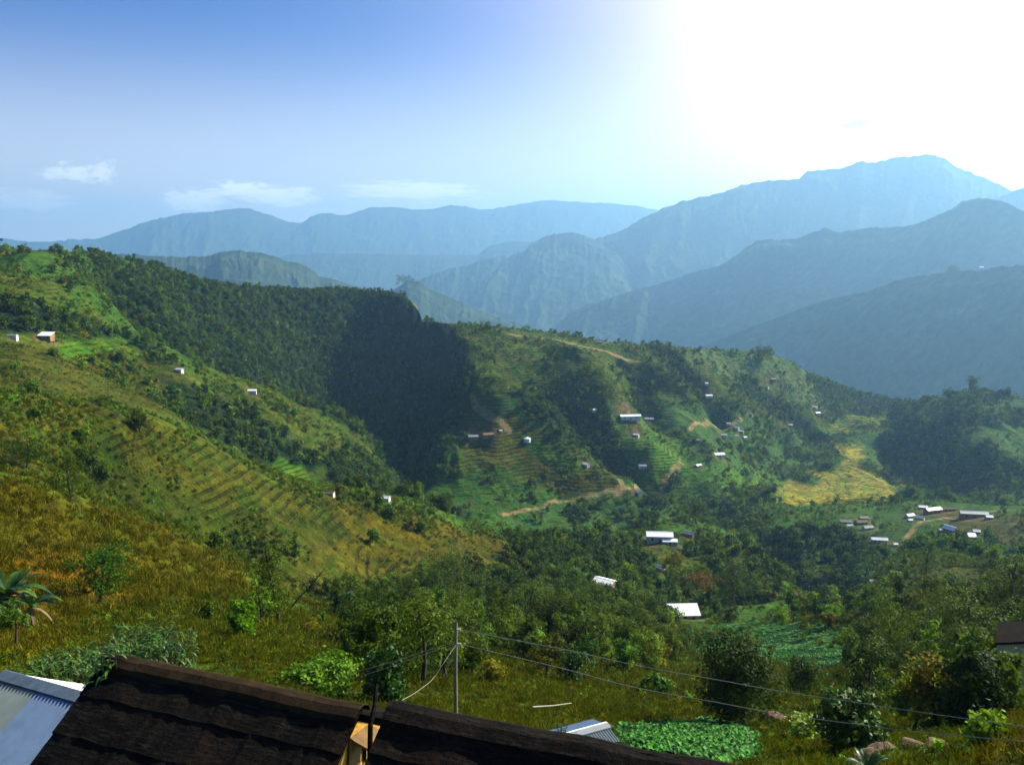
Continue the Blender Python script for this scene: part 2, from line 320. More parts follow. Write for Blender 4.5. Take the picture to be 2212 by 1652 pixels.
def seg_d(x, y, pl):
    d = np.full(x.shape, 1e9)
    for (x0, y0), (x1, y1) in zip(pl[:-1], pl[1:]):
        vx, vy = x1-x0, y1-y0; t = np.clip(((x-x0)*vx+(y-y0)*vy)/(vx*vx+vy*vy+1e-9), 0, 1)
        d = np.minimum(d, np.hypot(x-x0-vx*t, y-y0-vy*t))
    return d
for pl, h, w in FEAT:
    pa = np.array(pl); m = (GX > pa[:, 0].min()-3*w) & (GX < pa[:, 0].max()+3*w) & (GY > pa[:, 1].min()-3*w) & (GY < pa[:, 1].max()+3*w)
    d = seg_d(GX[m], GY[m], pl); GZ[m] += h*np.exp(-(d/w)**2)*(.12+.88*sstep(15, 110, np.abs(GR-KR[16][:, None])[m]))
nearf = sstep(25, 120, GR); farf = sstep(180, 520, GR)
crestd = np.abs(GR - KR[16][:, None]); cf = .25+.75*sstep(10, 90, crestd)
wx = GX + 22*fbm(GX/90, GY/90, 41, 3); wy = GY + 22*fbm(GX/90+5, GY/90, 43, 3)
dz = farf*cf*(8.5*ridged(wx/115, wy/115, 3, 2) + 4.2*ridged(wx/46, wy/46, 8, 3)) + (.3+.7*farf)*nearf*1.5*fbm(GX/17, GY/17, 11, 3)
dz += nearf*(1-farf)*1.6*ridged(wx/38, wy/38, 21, 3) + .22*nearf*fbm(GX/3.1, GY/3.1, 15, 3)
valley = sstep(-203, -209, GZ)*(GR > 600)
shoulder = (GR > 430)*(GR < 600)*sstep(math.radians(13), math.radians(17), AZ)[:, None]
GZ = GZ + dz*(1-.93*valley)*(1-.8*shoulder)
GPX, GPY = proj(GX, GY, GZ)
# which vertices the camera side sees (used only to lay out ground cover on the right slope of a hill)
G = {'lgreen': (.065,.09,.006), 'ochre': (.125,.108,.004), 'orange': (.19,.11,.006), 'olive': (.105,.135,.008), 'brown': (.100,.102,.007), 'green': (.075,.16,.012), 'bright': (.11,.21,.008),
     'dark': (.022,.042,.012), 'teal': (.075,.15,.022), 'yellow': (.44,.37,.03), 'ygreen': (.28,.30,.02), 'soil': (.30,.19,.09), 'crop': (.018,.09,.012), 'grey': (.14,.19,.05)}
# polygon, cover, tree density, shrub density, terraces, rmin, rmax, feather
PL = [
 ([(-700,500),(900,600),(900,1700),(-700,1700)], 'olive', .02, .5, .25, 0, 5000, 60),
 ([(900,600),(2212,700),(3000,700),(3000,1700),(900,1700)], 'green', .06, .55, .45, 0, 5000, 60),
 ([(-700,500),(0,530),(330,575),(440,615),(420,800),(240,730),(-700,720)], 'green', .25, .6, .2, 350, 3000, 20),
 ([(-700,590),(0,590),(110,600),(230,700),(250,720),(160,690),(90,650),(0,630),(-700,640)], 'olive', .0, .5, .6, 350, 3000, 14),
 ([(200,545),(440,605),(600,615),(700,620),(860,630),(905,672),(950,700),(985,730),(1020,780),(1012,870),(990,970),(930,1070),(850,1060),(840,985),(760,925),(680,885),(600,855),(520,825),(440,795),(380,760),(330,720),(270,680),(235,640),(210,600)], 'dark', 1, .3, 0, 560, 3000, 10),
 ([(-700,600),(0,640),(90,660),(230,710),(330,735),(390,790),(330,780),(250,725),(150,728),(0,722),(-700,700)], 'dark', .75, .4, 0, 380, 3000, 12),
 ([(-700,730),(0,735),(390,790),(440,900),(300,880),(0,845),(-700,840)], 'brown', .08, .8, .3, 240, 560, 16),
 ([(115,738),(245,740),(250,762),(180,765),(130,775)], 'bright', 0, 0, .8, 300, 900, 6),
 ([(0,846),(170,853),(215,868),(120,876),(0,872),(-300,860)], 'bright', 0, .1, .2, 150, 300, 5),
 ([(-700,850),(230,872),(470,980),(640,1062),(900,1112),(1000,1142),(1120,1180),(1000,1240),(700,1290),(560,1250),(300,1110),(0,1020),(-700,1000)], 'brown', .03, .8, .9, 140, 345, 12),
 ([(60,960),(180,950),(420,1060),(480,1170),(300,1120),(150,1060)], 'lgreen', .3, .7, .2, 140, 330, 16),
 ([(700,1080),(1000,1142),(1130,1180),(1040,1240),(800,1200)], 'ochre', .12, .8, .3, 220, 345, 16),
 ([(560,1120),(700,1130),(780,1220),(700,1290),(560,1280)], 'brown', .05, .8, .1, 140, 300, 24),
 ([(480,1150),(620,1180),(650,1250),(560,1280),(500,1200)], 'lgreen', 0, .5, .1, 140, 300, 18),
 ([(400,830),(470,850),(560,900),(640,960),(700,1010),(640,1035),(560,1000),(470,940),(420,880)], 'dark', .9, .5, 0, 300, 640, 10),
 ([(330,800),(400,830),(430,880),(480,950),(380,900)], 'dark', .5, .7, 0, 280, 560, 12),
 ([(430,812),(560,845),(700,895),(800,950),(846,1000),(842,1050),(760,1040),(690,950),(600,905),(500,872)], 'olive', .06, .6, .5, 340, 680, 8),
 ([(440,820),(520,838),(540,862),(480,860)], 'lgreen', 0, .6, .9, 340, 680, 8),
 ([(700,1000),(760,955),(800,990),(850,1040),(830,1070),(720,1050)], 'dark', .7, .5, 0, 380, 640, 10),
 ([(600,1000),(650,1005),(716,1068),(650,1062),(560,1030)], 'bright', 0, .1, 1, 340, 560, 8),
 ([(740,1050),(900,1070),(1010,1110),(950,1135),(860,1115),(780,1098)], 'dark', .7, .6, 0, 300, 600, 10),
 ([(900,660),(960,700),(1050,708),(1350,742),(1560,757),(1680,780),(1840,850),(1830,900),(1720,935),(1560,880),(1400,900),(1300,880),(1100,860),(1020,840),(1022,780),(985,728)], 'olive', .07, .8, .38, 500, 1500, 14),
 ([(1400,750),(1560,757),(1680,780),(1800,840),(1780,880),(1560,820)], 'grey', .06, .8, .25, 500, 1500, 14),
 ([(1010,850),(1100,885),(1200,945),(1320,1005),(1347,1050),(1200,1085),(1080,1060),(940,1060),(1000,990),(990,900)], 'brown', .03, .45, 1, 450, 800, 10),
 ([(1110,920),(1200,960),(1270,1000),(1230,1020),(1150,980)], 'bright', .02, .3, .8, 450, 800, 12),
 ([(930,1010),(1080,1010),(1230,1070),(1180,1100),(950,1095)], 'green', .35, .6, .6, 450, 800, 16),
 ([(1085,850),(1180,850),(1280,890),(1340,945),(1380,1030),(1350,1045),(1300,990),(1220,940),(1150,900)], 'dark', .85, .4, .3, 500, 900, 8),
 ([(1330,770),(1362,775),(1400,860),(1408,905),(1372,890),(1352,830)], 'dark', .8, .3, .1, 600, 1200, 6),
 ([(1405,742),(1452,755),(1550,850),(1530,868),(1490,850),(1440,790)], 'dark', .85, .3, .1, 600, 1200, 6),
 ([(1588,800),(1622,812),(1752,918),(1735,932),(1690,905),(1630,860)], 'dark', .85, .3, .1, 600, 1300, 6),
 ([(1400,880),(1560,850),(1700,930),(1800,950),(1790,1010),(1720,1045),(1560,1040),(1480,970)], 'teal', .28, .8, .3, 500, 1300, 16),
 ([(1285,890),(1330,893),(1420,910),(1470,950),(1480,1020),(1400,1025),(1350,960)], 'bright', .06, .3, .9, 500, 900, 10),
 ([(1390,960),(1460,955),(1480,1015),(1400,1020)], 'bright', 0, .1, 1, 500, 900, 8),
 ([(1560,1010),(1640,1015),(1700,1045),(1690,1085),(1640,1110),(1560,1070)], 'bright', .12, .5, .5, 500, 1000, 14),
 ([(1380,1060),(1450,1070),(1490,1090),(1480,1120),(1400,1110)], 'brown', .05, .4, 1, 400, 800, 10),
 ([(1090,1110),(1340,1060),(1560,1080),(1650,1120),(1640,1160),(1500,1160),(1150,1185)], 'teal', .4, .8, .2, 400, 620, 12),
 ([(1740,812),(1830,830),(1945,865),(1950,885),(1880,905),(1820,890),(1780,860)], 'dark', .8, .4, 0, 900, 1400, 8),
 ([(1680,1065),(1704,1034),(1745,1050),(1769,1048),(1776,1030),(1742,1016),(1803,1015),(1824,1005),(1800,955),(1830,962),(1866,965),(1858,1005),(1895,1027),(1945,1056),(1935,1090),(1800,1102),(1660,1102)], 'yellow', 0, .02, .5, 590, 1300, 8),
 ([(1810,895),(1868,905),(1932,900),(1920,940),(1850,935),(1780,930)], 'ygreen', 0, .2, .8, 700, 1400, 4),
 ([(1905,1012),(1962,1014),(1990,1042),(1940,1052)], 'yellow', .05, .2, .2, 500, 1200, 5),
 ([(1940,880),(2000,850),(2212,840),(2900,820),(2900,1105),(2212,1100),(1975,1088),(1960,1060),(1955,1040),(1910,1000),(1890,950)], 'teal', .5, 1.6, 0, 590, 1300, 8),
 ([(1900,950),(1960,900),(2060,940),(2080,1010),(1980,1040),(1910,1005)], 'dark', .9, .6, 0, 590, 1300, 14),
 ([(1620,1110),(1850,1088),(2000,1088),(2060,1150),(2000,1182),(1870,1160),(1700,1145)], 'green', .02, .3, .15, 430, 590, 8),
 ([(2010,1105),(2212,1108),(2900,1108),(2900,1190),(2212,1192),(2070,1165)], 'brown', .06, .4, .9, 400, 580, 10),
 ([(2050,1135),(2130,1125),(2170,1140),(2120,1160),(2070,1155)], 'ochre', 0, .2, .9, 400, 580, 8),
 ([(1590,1180),(1640,1148),(1760,1142),(1870,1160),(1925,1185),(1890,1240),(1850,1305),(1720,1305),(1660,1225)], 'dark', 1, .5, 0, 330, 530, 8),
 ([(1925,1170),(2080,1168),(2110,1212),(1950,1205)], 'dark', .85, .5, 0, 330, 470, 8),  # shade strip under the houses, put in as dark ground and trees
 ([(1780,1300),(1900,1222),(1990,1202),(2212,1215),(2900,1215),(2900,1260),(2212,1262),(2000,1292)], 'olive', .06, .5, .1, 190, 345, 10),
 ([(2000,1235),(2120,1215),(2180,1240),(2060,1270)], 'brown', 0, .3, .1, 190, 345, 14),
 ([(1100,1185),(1300,1172),(1500,1152),(1640,1210),(1700,1255),(1700,1300),(1460,1325),(1300,1290),(1100,1260)], 'olive', .5, .8, 0, 200, 410, 12),
 ([(1050,1200),(1150,1150),(1380,1165),(1380,1230),(1200,1250)], 'dark', .8, .7, 0, 220, 400, 14),
 ([(640,1390),(800,1370),(1000,1380),(1010,1470),(900,1512),(700,1505),(620,1460)], 'dark', .9, .9, 0, 27, 130, 12),
 ([(1700,1450),(1880,1430),(2212,1400),(2900,1400),(2900,1560),(1900,1590),(1700,1560)], 'green', .8, 1, 0, 40, 130, 14),
 ([(700,1290),(900,1250),(1060,1210),(1200,1250),(1400,1290),(1450,1340),(1480,1430),(1300,1430),(1200,1460),(1050,1400),(1010,1480),(900,1500),(820,1480),(740,1380)], 'dark', .85, .8, 0, 40, 260, 14),
 ([(1450,1420),(1720,1320),(2212,1290),(2900,1290),(2900,1560),(2000,1560),(1880,1440),(1700,1450)], 'olive', .7, .9, 0, 45, 240, 18),
 ([(1455,1352),(1620,1335),(1860,1350),(1870,1420),(1760,1480),(1690,1440),(1500,1425)], 'crop', 0, .1, 0, 70, 260, 8),
 ([(1310,1555),(1420,1540),(1560,1550),(1640,1580),(1640,1640),(1600,1665),(1340,1660)], 'crop', 0, 0, 0, 20, 90, 8),
 ([(880,1505),(1010,1480),(1100,1445),(1300,1450),(1520,1480),(1530,1530),(1300,1560),(1050,1600),(850,1560)], 'olive', .03, .5, 0, 20, 130, 14),
 ([(2120,1530),(2900,1500),(2900,1700),(2080,1700)], 'orange', 0, .2, 0, 18, 75, 14),
 ([(1640,1530),(1900,1560),(2100,1600),(2050,1700),(1640,1700)], 'green', .15, .9, 0, 18, 70, 14),
 ([(-700,950),(0,1035),(200,1095),(318,1130),(430,1178),(520,1225),(550,1290),(500,1380),(300,1420),(-700,1420)], 'ochre', .02, .45, 0, 40, 150, 10),
 ([(-700,1170),(40,1180),(230,1215),(270,1280),(120,1310),(-700,1300)], 'orange', 0, .25, 0, 40, 130, 16),
 ([(200,1330),(520,1290),(720,1360),(800,1500),(500,1460),(100,1470)], 'olive', .04, .6, 0, 25, 110, 20),
]
PATHS = [([(1085,1112),(1130,1101),(1200,1083),(1270,1073),(1330,1057),(1345,1048),(1340,1036)], 2.3), ([(898,688),(930,691),(955,698),(975,706)], 3.2),
 ([(1100,722),(1160,727),(1200,735),(1300,756),(1380,780)], 2.2), ([(1490,928),(1530,912),(1600,905)], 2.2), ([(1955,1165),(1975,1140),(1995,1125),(2040,1118),(2090,1122),(2130,1108),(2175,1098)], 1.6),
 ([(1330,1070),(1370,1052),(1440,1030)], 1.6), ([(1020,855),(1030,880),(1060,900),(1100,930)], 2.4), ([(1440,1038),(1470,1000)], 3.0), ([(270,552),(300,556),(330,560)], 2)]
def poly_w(X, Y, poly, f):
    n = len(poly); ins = np.zeros(X.shape, bool); d = np.full(X.shape, 1e9)
    for i in range(n):
        x0, y0 = poly[i]; x1, y1 = poly[(i+1) % n]
        if y0 != y1:
            c = ((y0 > Y) != (y1 > Y)) & (X < (x1-x0)*(Y-y0)/(y1-y0)+x0); ins ^= c
        vx, vy = x1-x0, y1-y0; t = np.clip(((X-x0)*vx+(Y-y0)*vy)/(vx*vx+vy*vy+1e-9), 0, 1)
        d = np.minimum(d, np.hypot(X-x0-vx*t, Y-y0-vy*t))
    return sstep(-f, f, np.where(ins, d, -d))
fs = np.clip(GR/60, 1, 12)
qx = GPX + 16*fbm(GX/40, GY/40, 61, 4) + 10*fbm(GX/9, GY/9, 66, 3); qy = GPY + 8*fbm(GX/40, GY/40, 71, 4) + 6*fbm(GX/9, GY/9, 76, 3)
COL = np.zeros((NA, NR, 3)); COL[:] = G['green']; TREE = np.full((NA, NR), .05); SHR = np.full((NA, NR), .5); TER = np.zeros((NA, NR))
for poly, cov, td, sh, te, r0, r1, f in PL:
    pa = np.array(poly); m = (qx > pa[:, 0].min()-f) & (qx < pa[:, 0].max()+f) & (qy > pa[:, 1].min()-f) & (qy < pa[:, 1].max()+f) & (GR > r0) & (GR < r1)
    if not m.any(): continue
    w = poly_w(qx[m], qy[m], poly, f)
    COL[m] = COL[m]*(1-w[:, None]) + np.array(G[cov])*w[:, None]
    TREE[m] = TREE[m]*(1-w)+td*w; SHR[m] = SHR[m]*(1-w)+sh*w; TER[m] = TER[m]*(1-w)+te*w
H_ = [
 (28, 731, 17, 'thin grey tin roofed hut at the left edge of the far slope', 'tin_grey', 'wall_white', 5, {}),
 (100, 731, 27, 'low pinkish house beside the bright terraces on the far left slope', 'tin_white', 'wall_mud', -4, dict(kind='shed')),
 (388, 803, 16, 'tiny white hut at the start of the bare earth on the middle spur', 'tin_white', 'wall_white', -20, {}),
 (545, 848, 18, 'white hut on the crest of the middle spur against the dark forest', 'tin_white', 'wall_white', 10, {}),
 (714, 1070, 17, 'cream roofed hut at the lower tip of the green terraces', 'thatch', 'wall_white', -10, {}),
 (772, 1060, 18, 'grey hut in trees just right of the cream roofed hut', 'tin_grey', 'wall_white', 14, {}),
 (834, 1081, 18, 'white hut inside the dark clump of trees on the near spur', 'tin_white', 'wall_white', -15, {}),
 (1054, 942, 24, 'brown thatched house on the brown terraced spur', 'thatch', 'wall_mud', 20, {}),
 (1022, 946, 22, 'grey roofed shed left of the brown thatched house', 'tin_grey', 'wall_mud', 8, {}),
 (1082, 932, 7, 'very small white outhouse above the thatched house', 'tin_white', 'wall_white', 0, {}),
 (1266, 1006, 16, 'small slanted white house at the edge of the dark gully', 'tin_white', 'wall_white', -50, {}),
 (1284, 888, 9, 'small white hut above the dark terraced gully', 'tin_white', 'wall_white', 30, {}),
 (1361, 905, 46, 'long white roofed building above the vivid green terraces', 'tin_white', 'wall_white', 8, dict(dep=.3, hgt=.16)),
 (1402, 908, 20, 'faint grey roof right of the long white building', 'tin_grey', 'wall_mud', -6, {}),
 (1374, 942, 13, 'small pale hut below the vivid green terraces', 'tin_white', 'wall_white', -25, {}),
 (1388, 1009, 17, 'small grey roofed house at the foot of the striped green terraces', 'tin_grey', 'wall_white', 0, {}),
 (1378, 1066, 18, 'pale house beside the bend of the dirt path', 'tin_grey', 'wall_white', -60, {}),
 (1526, 830, 7, 'tiny white hut high in the shaded fold of the right slope', 'tin_white', 'wall_white', 0, {}),
 (1531, 857, 15, 'white low house below the shaded fold of the right slope', 'tin_white', 'wall_white', 4, {}),
 (1574, 917, 9, 'white hut above the cluster of pale huts in the trees', 'tin_white', 'wall_white', -30, {}),
 (1563, 942, 14, 'grey roofed house left of the cluster of pale huts', 'tin_grey', 'wall_white', 0, {}),
 (1592, 926, 9, 'topmost pale hut of the cluster in the trees', 'tin_white', 'wall_white', -45, {}),
 (1601, 934, 10, 'middle pale hut of the cluster in the trees', 'tin_white', 'wall_mud', -30, {}),
 (1590, 944, 9, 'lower left pale hut of the cluster in the trees', 'tin_grey', 'wall_white', 10, {}),
 (1609, 947, 8, 'lower right pale hut of the cluster in the trees', 'tin_white', 'wall_white', 20, {}),
 (1505, 953, 13, 'grey hut on the small terraces with a dirt corner', 'tin_grey', 'wall_mud', -10, {}),
 (1553, 985, 23, 'white roofed house with a pale base below the small terraces', 'tin_white', 'wall_white', 12, {}),
 (1508, 1008, 15, 'white and brown house beside the bare earth strip', 'tin_white', 'wall_mud', 35, {}),
 (1620, 897, 11, 'dim grey hut between trees under the diagonal shaded fold', 'tin_grey', 'wall_mud', -35, {}),
 (1657, 838, 7, 'tiny pale hut beside the upper diagonal fold', 'tin_grey', 'wall_white', -40, {}),
 (1670, 821, 10, 'faint long hut near the top of the right slope', 'tin_grey', 'wall_mud', 0, {}),
 (1706, 920, 11, 'faint grey hut at the lower end of the right slope', 'tin_grey', 'wall_mud', 10, {}),
 (1760, 881, 10, 'upper white hut of the pair above the valley mouth', 'tin_white', 'wall_white', -30, {}),
 (1766, 894, 12, 'lower white hut of the pair above the valley mouth', 'tin_white', 'wall_white', 20, {}),
 (1295, 741, 9, 'tiny hut on the skyline of the green ridge', 'tin_grey', 'wall_mud', 0, {}),
 (1827, 1130, 23, 'grey roofed house at the left end of the shoulder hamlet', 'tin_green', 'wall_mud', -12, {}),
 (1834, 1139, 15, 'small grey shed just below the leftmost hamlet house', 'tin_green', 'wall_white', 14, {}),
 (1865, 1122, 18, 'rear grey roof of the dull green hamlet trio', 'tin_green', 'wall_mud', 0, {}),
 (1860, 1131, 24, 'front brown roof of the dull green hamlet trio', 'thatch', 'wall_mud', 8, {}),
 (1874, 1143, 21, 'lowest grey roof of the dull green hamlet trio', 'tin_green', 'wall_white', 14, {}),
 (1899, 1170, 31, 'white low roof at the edge of the dark wooded ravine', 'tin_white', 'wall_white', -10, dict(dep=.4)),
 (1934, 1178, 9, 'tiny white hut beside the orange earth cutting', 'tin_white', 'wall_white', 0, {}),
 (1965, 1117, 18, 'shining white tin house left of the grey green barn', 'tin_white', 'wall_white', 20, {}),
 (1966, 1126, 9, 'small white box hut under the shining tin house', 'tin_white', 'wall_white', 0, {}),
 (1987, 1122, 17, 'grey blue shed between the shining tin house and the barn', 'tin_grey', 'wall_white', -40, {}),
 (1993, 1099, 17, 'pale roof behind the grey green barn', 'tin_white', 'wall_mud', -10, {}),
 (2014, 1108, 34, 'long grey green barn roof in the shoulder village', 'tin_grey', 'wall_mud', 16, dict(dep=.45, hgt=.25)),
 (2049, 1103, 27, 'brown thatched row right of the grey green barn', 'thatch', 'wall_mud', 0, dict(dep=.4)),
 (2102, 1117, 50, 'longest grey tin roofed farm building on the shoulder', 'tin_grey', 'wall_mud', -9, dict(dep=.3, hgt=.18)),
 (2136, 1121, 13, 'small pale annex at the right end of the longest building', 'tin_white', 'wall_mud', -9, {}),
 (2052, 1147, 24, 'dark house with one steep bright white roof side', 'tin_white', 'wall_mud', -62, dict(pitch=.7)),
 (2109, 1152, 13, 'small white covered stack on the brown fields', 'tin_white', 'wall_mud', -20, {}),
 (2099, 1164, 15, 'flat white sheet roofed pen on the brown fields', 'tin_white', 'wall_mud', -8, dict(kind='shed')),
 (2033, 1147, 8, 'little pale shelter left of the steep white roof', 'tin_white', 'wall_mud', 0, {}),
 (1883, 1257, 8, 'tiny bluish white shelter in the shrubs below the ravine', 'tin_white', 'wall_white', 0, {}),
 (1424, 1168, 56, 'large brilliant white roofed farmhouse on the wooded knoll', 'tin_white', 'wall_white', -4, dict(dep=.55, pitch=.38, hgt=.3)),
 (1447, 1176, 32, 'lower white lean-to in front of the large white roof', 'tin_white', 'wall_white', -3, dict(kind='shed', dep=.3, hgt=.25)),
 (1488, 1157, 24, 'grey white folded tin roof right of the large white roof', 'tin_grey', 'wall_mud', -38, dict(pitch=.5)),
 (1427, 1232, 22, 'pale blue curved shed roof half hidden by leaves on the knoll', 'tin_grey', 'wall_white', -45, {}),
 (1172, 1155, 15, 'small grey blue roof deep in the valley trees', 'tin_grey', 'wall_white', -15, {}),
 (1476, 1335, 64, 'single bright white roofed shed above the cabbage field', 'tin_white', 'wall_white', 3, dict(kind='shed', dep=.5, pitch=.5, hgt=.2)),
]
for px, py, w_, *_r in H_:
    p = at(px, py); rad = w_/FL*p.length*.75; m = np.hypot(GX-p.x, GY-p.y) < rad*2.6
    d = np.hypot(GX[m]-p.x, GY[m]-p.y)/rad + .9*fbm(GX[m]/4, GY[m]/4, 5, 3); q = (1-sstep(.75, 1.35, d))*.8
    COL[m] = COL[m]*(1-q[:, None]) + np.array((.19, .135, .055))*q[:, None]; TREE[m] *= 1-q; SHR[m] *= 1-q; TER[m] *= 1-q
for pl, w in PATHS:
    pw = [at(x, y) for x, y in pl]; pw = [(p.x, p.y) for p in pw]; pa = np.array(pw)
    m = (GX > pa[:, 0].min()-20) & (GX < pa[:, 0].max()+20) & (GY > pa[:, 1].min()-20) & (GY < pa[:, 1].max()+20)
    d = seg_d(GX[m], GY[m], pw); q = 1-sstep(w*.5, w*1.3, d)
    COL[m] = COL[m]*(1-q[:, None]) + np.array((.40, .27, .11))*q[:, None]; q2 = 1-sstep(w*1.2+2, w*1.2+8, d); TREE[m] *= 1-q2; SHR[m] *= 1-.8*q2; TER[m] *= 1-q
TREE *= sstep(16, 24, GR)
cl = fbm(GX/34, GY/34, 131, 3)*2.2+fbm(GX/11, GY/11, 137, 2)*1.1
SHR = SHR*np.clip(.75+cl*1.5, .06, 2.4); TREE = np.where(TREE < .55, TREE*np.clip(.8+cl*1.8, .05, 2.6), TREE)

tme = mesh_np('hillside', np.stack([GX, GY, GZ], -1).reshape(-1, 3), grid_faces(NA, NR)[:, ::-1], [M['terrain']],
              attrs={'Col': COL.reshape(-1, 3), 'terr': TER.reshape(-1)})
tag(link(bpy.data.objects.new('hillside', tme)), kind='structure')
# base ground to the horizon
n = 64; ang = np.arange(n)*2*PI/n
V = [(0, 0, -700)]+[(17400*math.cos(a), 17400*math.sin(a), -700) for a in ang]
bme = bpy.data.meshes.new('ground'); bme.from_pydata(V, [], [(0, i+1, (i+1) % n+1) for i in range(n)]); bme.materials.append(M['range'])
tag(link(bpy.data.objects.new('ground', bme)), kind='structure')
# ------------------------------------------------------------------ far ranges
def mountain(name, pts, rl, width, seed, amp=1.0, nz=46, ruff=1.0):
    """pts: crest (picture x, y); rl: distance at first..last crest point; width: run of the front slope"""
    x0, x1 = pts[0][0], pts[-1][0]; n = int((x1-x0)*.46/1.1)+60
    X = np.linspace(x0, x1, n); px = np.array([p[0] for p in pts], float); py = np.array([p[1] for p in pts], float)
    Y = pchip(px, py, X); rr = np.interp(X, np.linspace(x0, x1, len(rl)), rl)
    a, t = rayv(X, Y); zc = rr*t
    s = rr*a
    zc = zc + ruff*(rr*.0022*fbm(s/(rr*.02), s*0, seed, 4, .6) + rr*.0011*fbm(s/(rr*.0045), s*0, seed+9, 2))
    back = np.linspace(1, 0, 12, endpoint=False); front = np.linspace(0, 1, nz*3)
    tt = np.concatenate([-back, front])
    zb = -712
    RR = np.zeros((n, len(tt))); ZZ = np.zeros_like(RR)
    for j, tv in enumerate(tt):
        RR[:, j] = rr - tv*width if tv >= 0 else rr - tv*width*.8
        ZZ[:, j] = zc + (zb-zc)*abs(tv)**(.95 if tv >= 0 else 1)
    SX = RR*np.sin(a)[:, None]; SY = RR*np.cos(a)[:, None]
    env = sstep(0, .12, np.abs(tt))[None, :]*(1-sstep(.9, 1, np.abs(tt)))[None, :]
    L1 = width*.34; sw = (s[:, None] + .16*width*tt[None, :] + width*.05*fbm(SX/(L1*.6), SY/(L1*.6), seed+3, 3))
    g = ridged(sw/(L1*.9), np.abs(tt)[None, :]*.9+0*sw, seed, 5, .52)
    ZZ = ZZ + env*amp*width*.062*g + env*amp*width*.010*ridged(SX/(L1*.16), SY/(L1*.16), seed+5, 4)
    me = mesh_np(name, np.stack([SX, SY, ZZ], -1).reshape(-1, 3), grid_faces(*RR.shape), [M['range']])
    return tag(link(bpy.data.objects.new(name, me)), kind='structure')
mountain('mountain_ridge', [(150,600),(200,560),(270,550),(350,552),(430,555),(470,546),(515,541),(560,546),(600,557),(650,570),(700,600),(760,615),(830,634),(900,700),(950,760)], [4200, 4200], 1100, 5, 1.1)
mountain('mountain_ridge', [(800,680),(840,635),(862,618),(880,607),(900,607),(930,625),(1000,655),(1060,680),(1150,708),(1220,730),(1300,760)], [4300, 4000], 900, 25, .9)
mountain('mountain_ridge', [(1420,800),(1500,757),(1560,730),(1640,700),(1720,670),(1800,645),(1900,620),(1960,600),(2060,585),(2100,583),(2212,570),(2400,560),(2700,600)], [3700, 3000, 2350], 900, 35, .8)
mountain('mountain_ridge', [(1150,760),(1185,725),(1215,692),(1260,662),(1300,650),(1400,620),(1500,588),(1560,570),(1600,545),(1645,520),(1700,517),(1760,500),(1785,492),(1812,501),(1870,493),(1900,489),(1930,490),(1990,480),(2040,460),(2080,437),(2120,430),(2160,434),(2212,455),(2400,520)], [5600, 4700, 4000], 1200, 45, 1.1)
mountain('mountain_ridge', [(1850,540),(1960,492),(2042,468),(2120,440),(2212,408),(2350,380),(2500,420)], [6900, 6700], 1300, 55, .8)
mountain('mountain_ridge', [(860,640),(905,606),(960,585),(1010,570),(1100,553),(1130,545),(1170,514),(1205,503),(1235,503),(1280,517),(1340,560),(1420,640),(1480,700)], [7600, 7200], 1900, 65, 1.1)
mountain('mountain_ridge', [(1200,560),(1280,517),(1312,508),(1360,490),(1385,474),(1405,462),(1450,445),(1500,430),(1560,415),(1600,399),(1640,391),(1700,388),(1722,389),(1745,371),(1830,360),(1850,352),(1905,346),(1950,340),(2000,333),(2040,345),(2080,365),(2140,390),(2212,420),(2400,470)], [7800, 7800, 7800], 1900, 75, 1.0)
mountain('mountain_ridge', [(560,570),(640,549),(720,547),(850,549),(980,551),(1030,549),(1060,531),(1110,522),(1180,522),(1300,540)], [9500, 9500], 2000, 85, .5, ruff=.5)
mountain('mountain_ridge', [(-200,530),(0,515),(60,521),(200,518),(235,508),(270,495),(330,475),(380,464),(410,460),(450,457),(490,452),(530,450),(570,460),(650,482),(675,467),(710,460),(740,466),(800,450),(850,448),(920,453),(980,443),(1050,452),(1130,440),(1200,433),(1270,438),(1330,440),(1400,450),(1550,470),(1700,500)], [12500, 13000, 14500], 3000, 95, .8, ruff=.6)
# ------------------------------------------------------------------ haze
def box_mesh(name, x0, x1, y0, y1, z0, z1):
    me = bpy.data.meshes.new(name)
    v = [(x, y, z) for z in (z0, z1) for y in (y0, y1) for x in (x0, x1)]
    me.from_pydata(v, [], [(0, 2, 3, 1), (4, 5, 7, 6), (0, 1, 5, 4), (2, 6, 7, 3), (0, 4, 6, 2), (1, 3, 7, 5)]); return me
hz = NT('haze'); pv = hz.n('ShaderNodeVolumePrincipled', {'Color': c4(HAZE_COL), 'Density': HAZE_DENS, 'Anisotropy': HAZE_G})
hz.t.links.new(pv.outputs[0], hz.out.inputs['Volume'])
hme = box_mesh('haze', -17500, 17500, -17500, 17500, -721, 975); hme.materials.append(hz.m)
tag(link(bpy.data.objects.new('haze', hme)), kind='stuff')
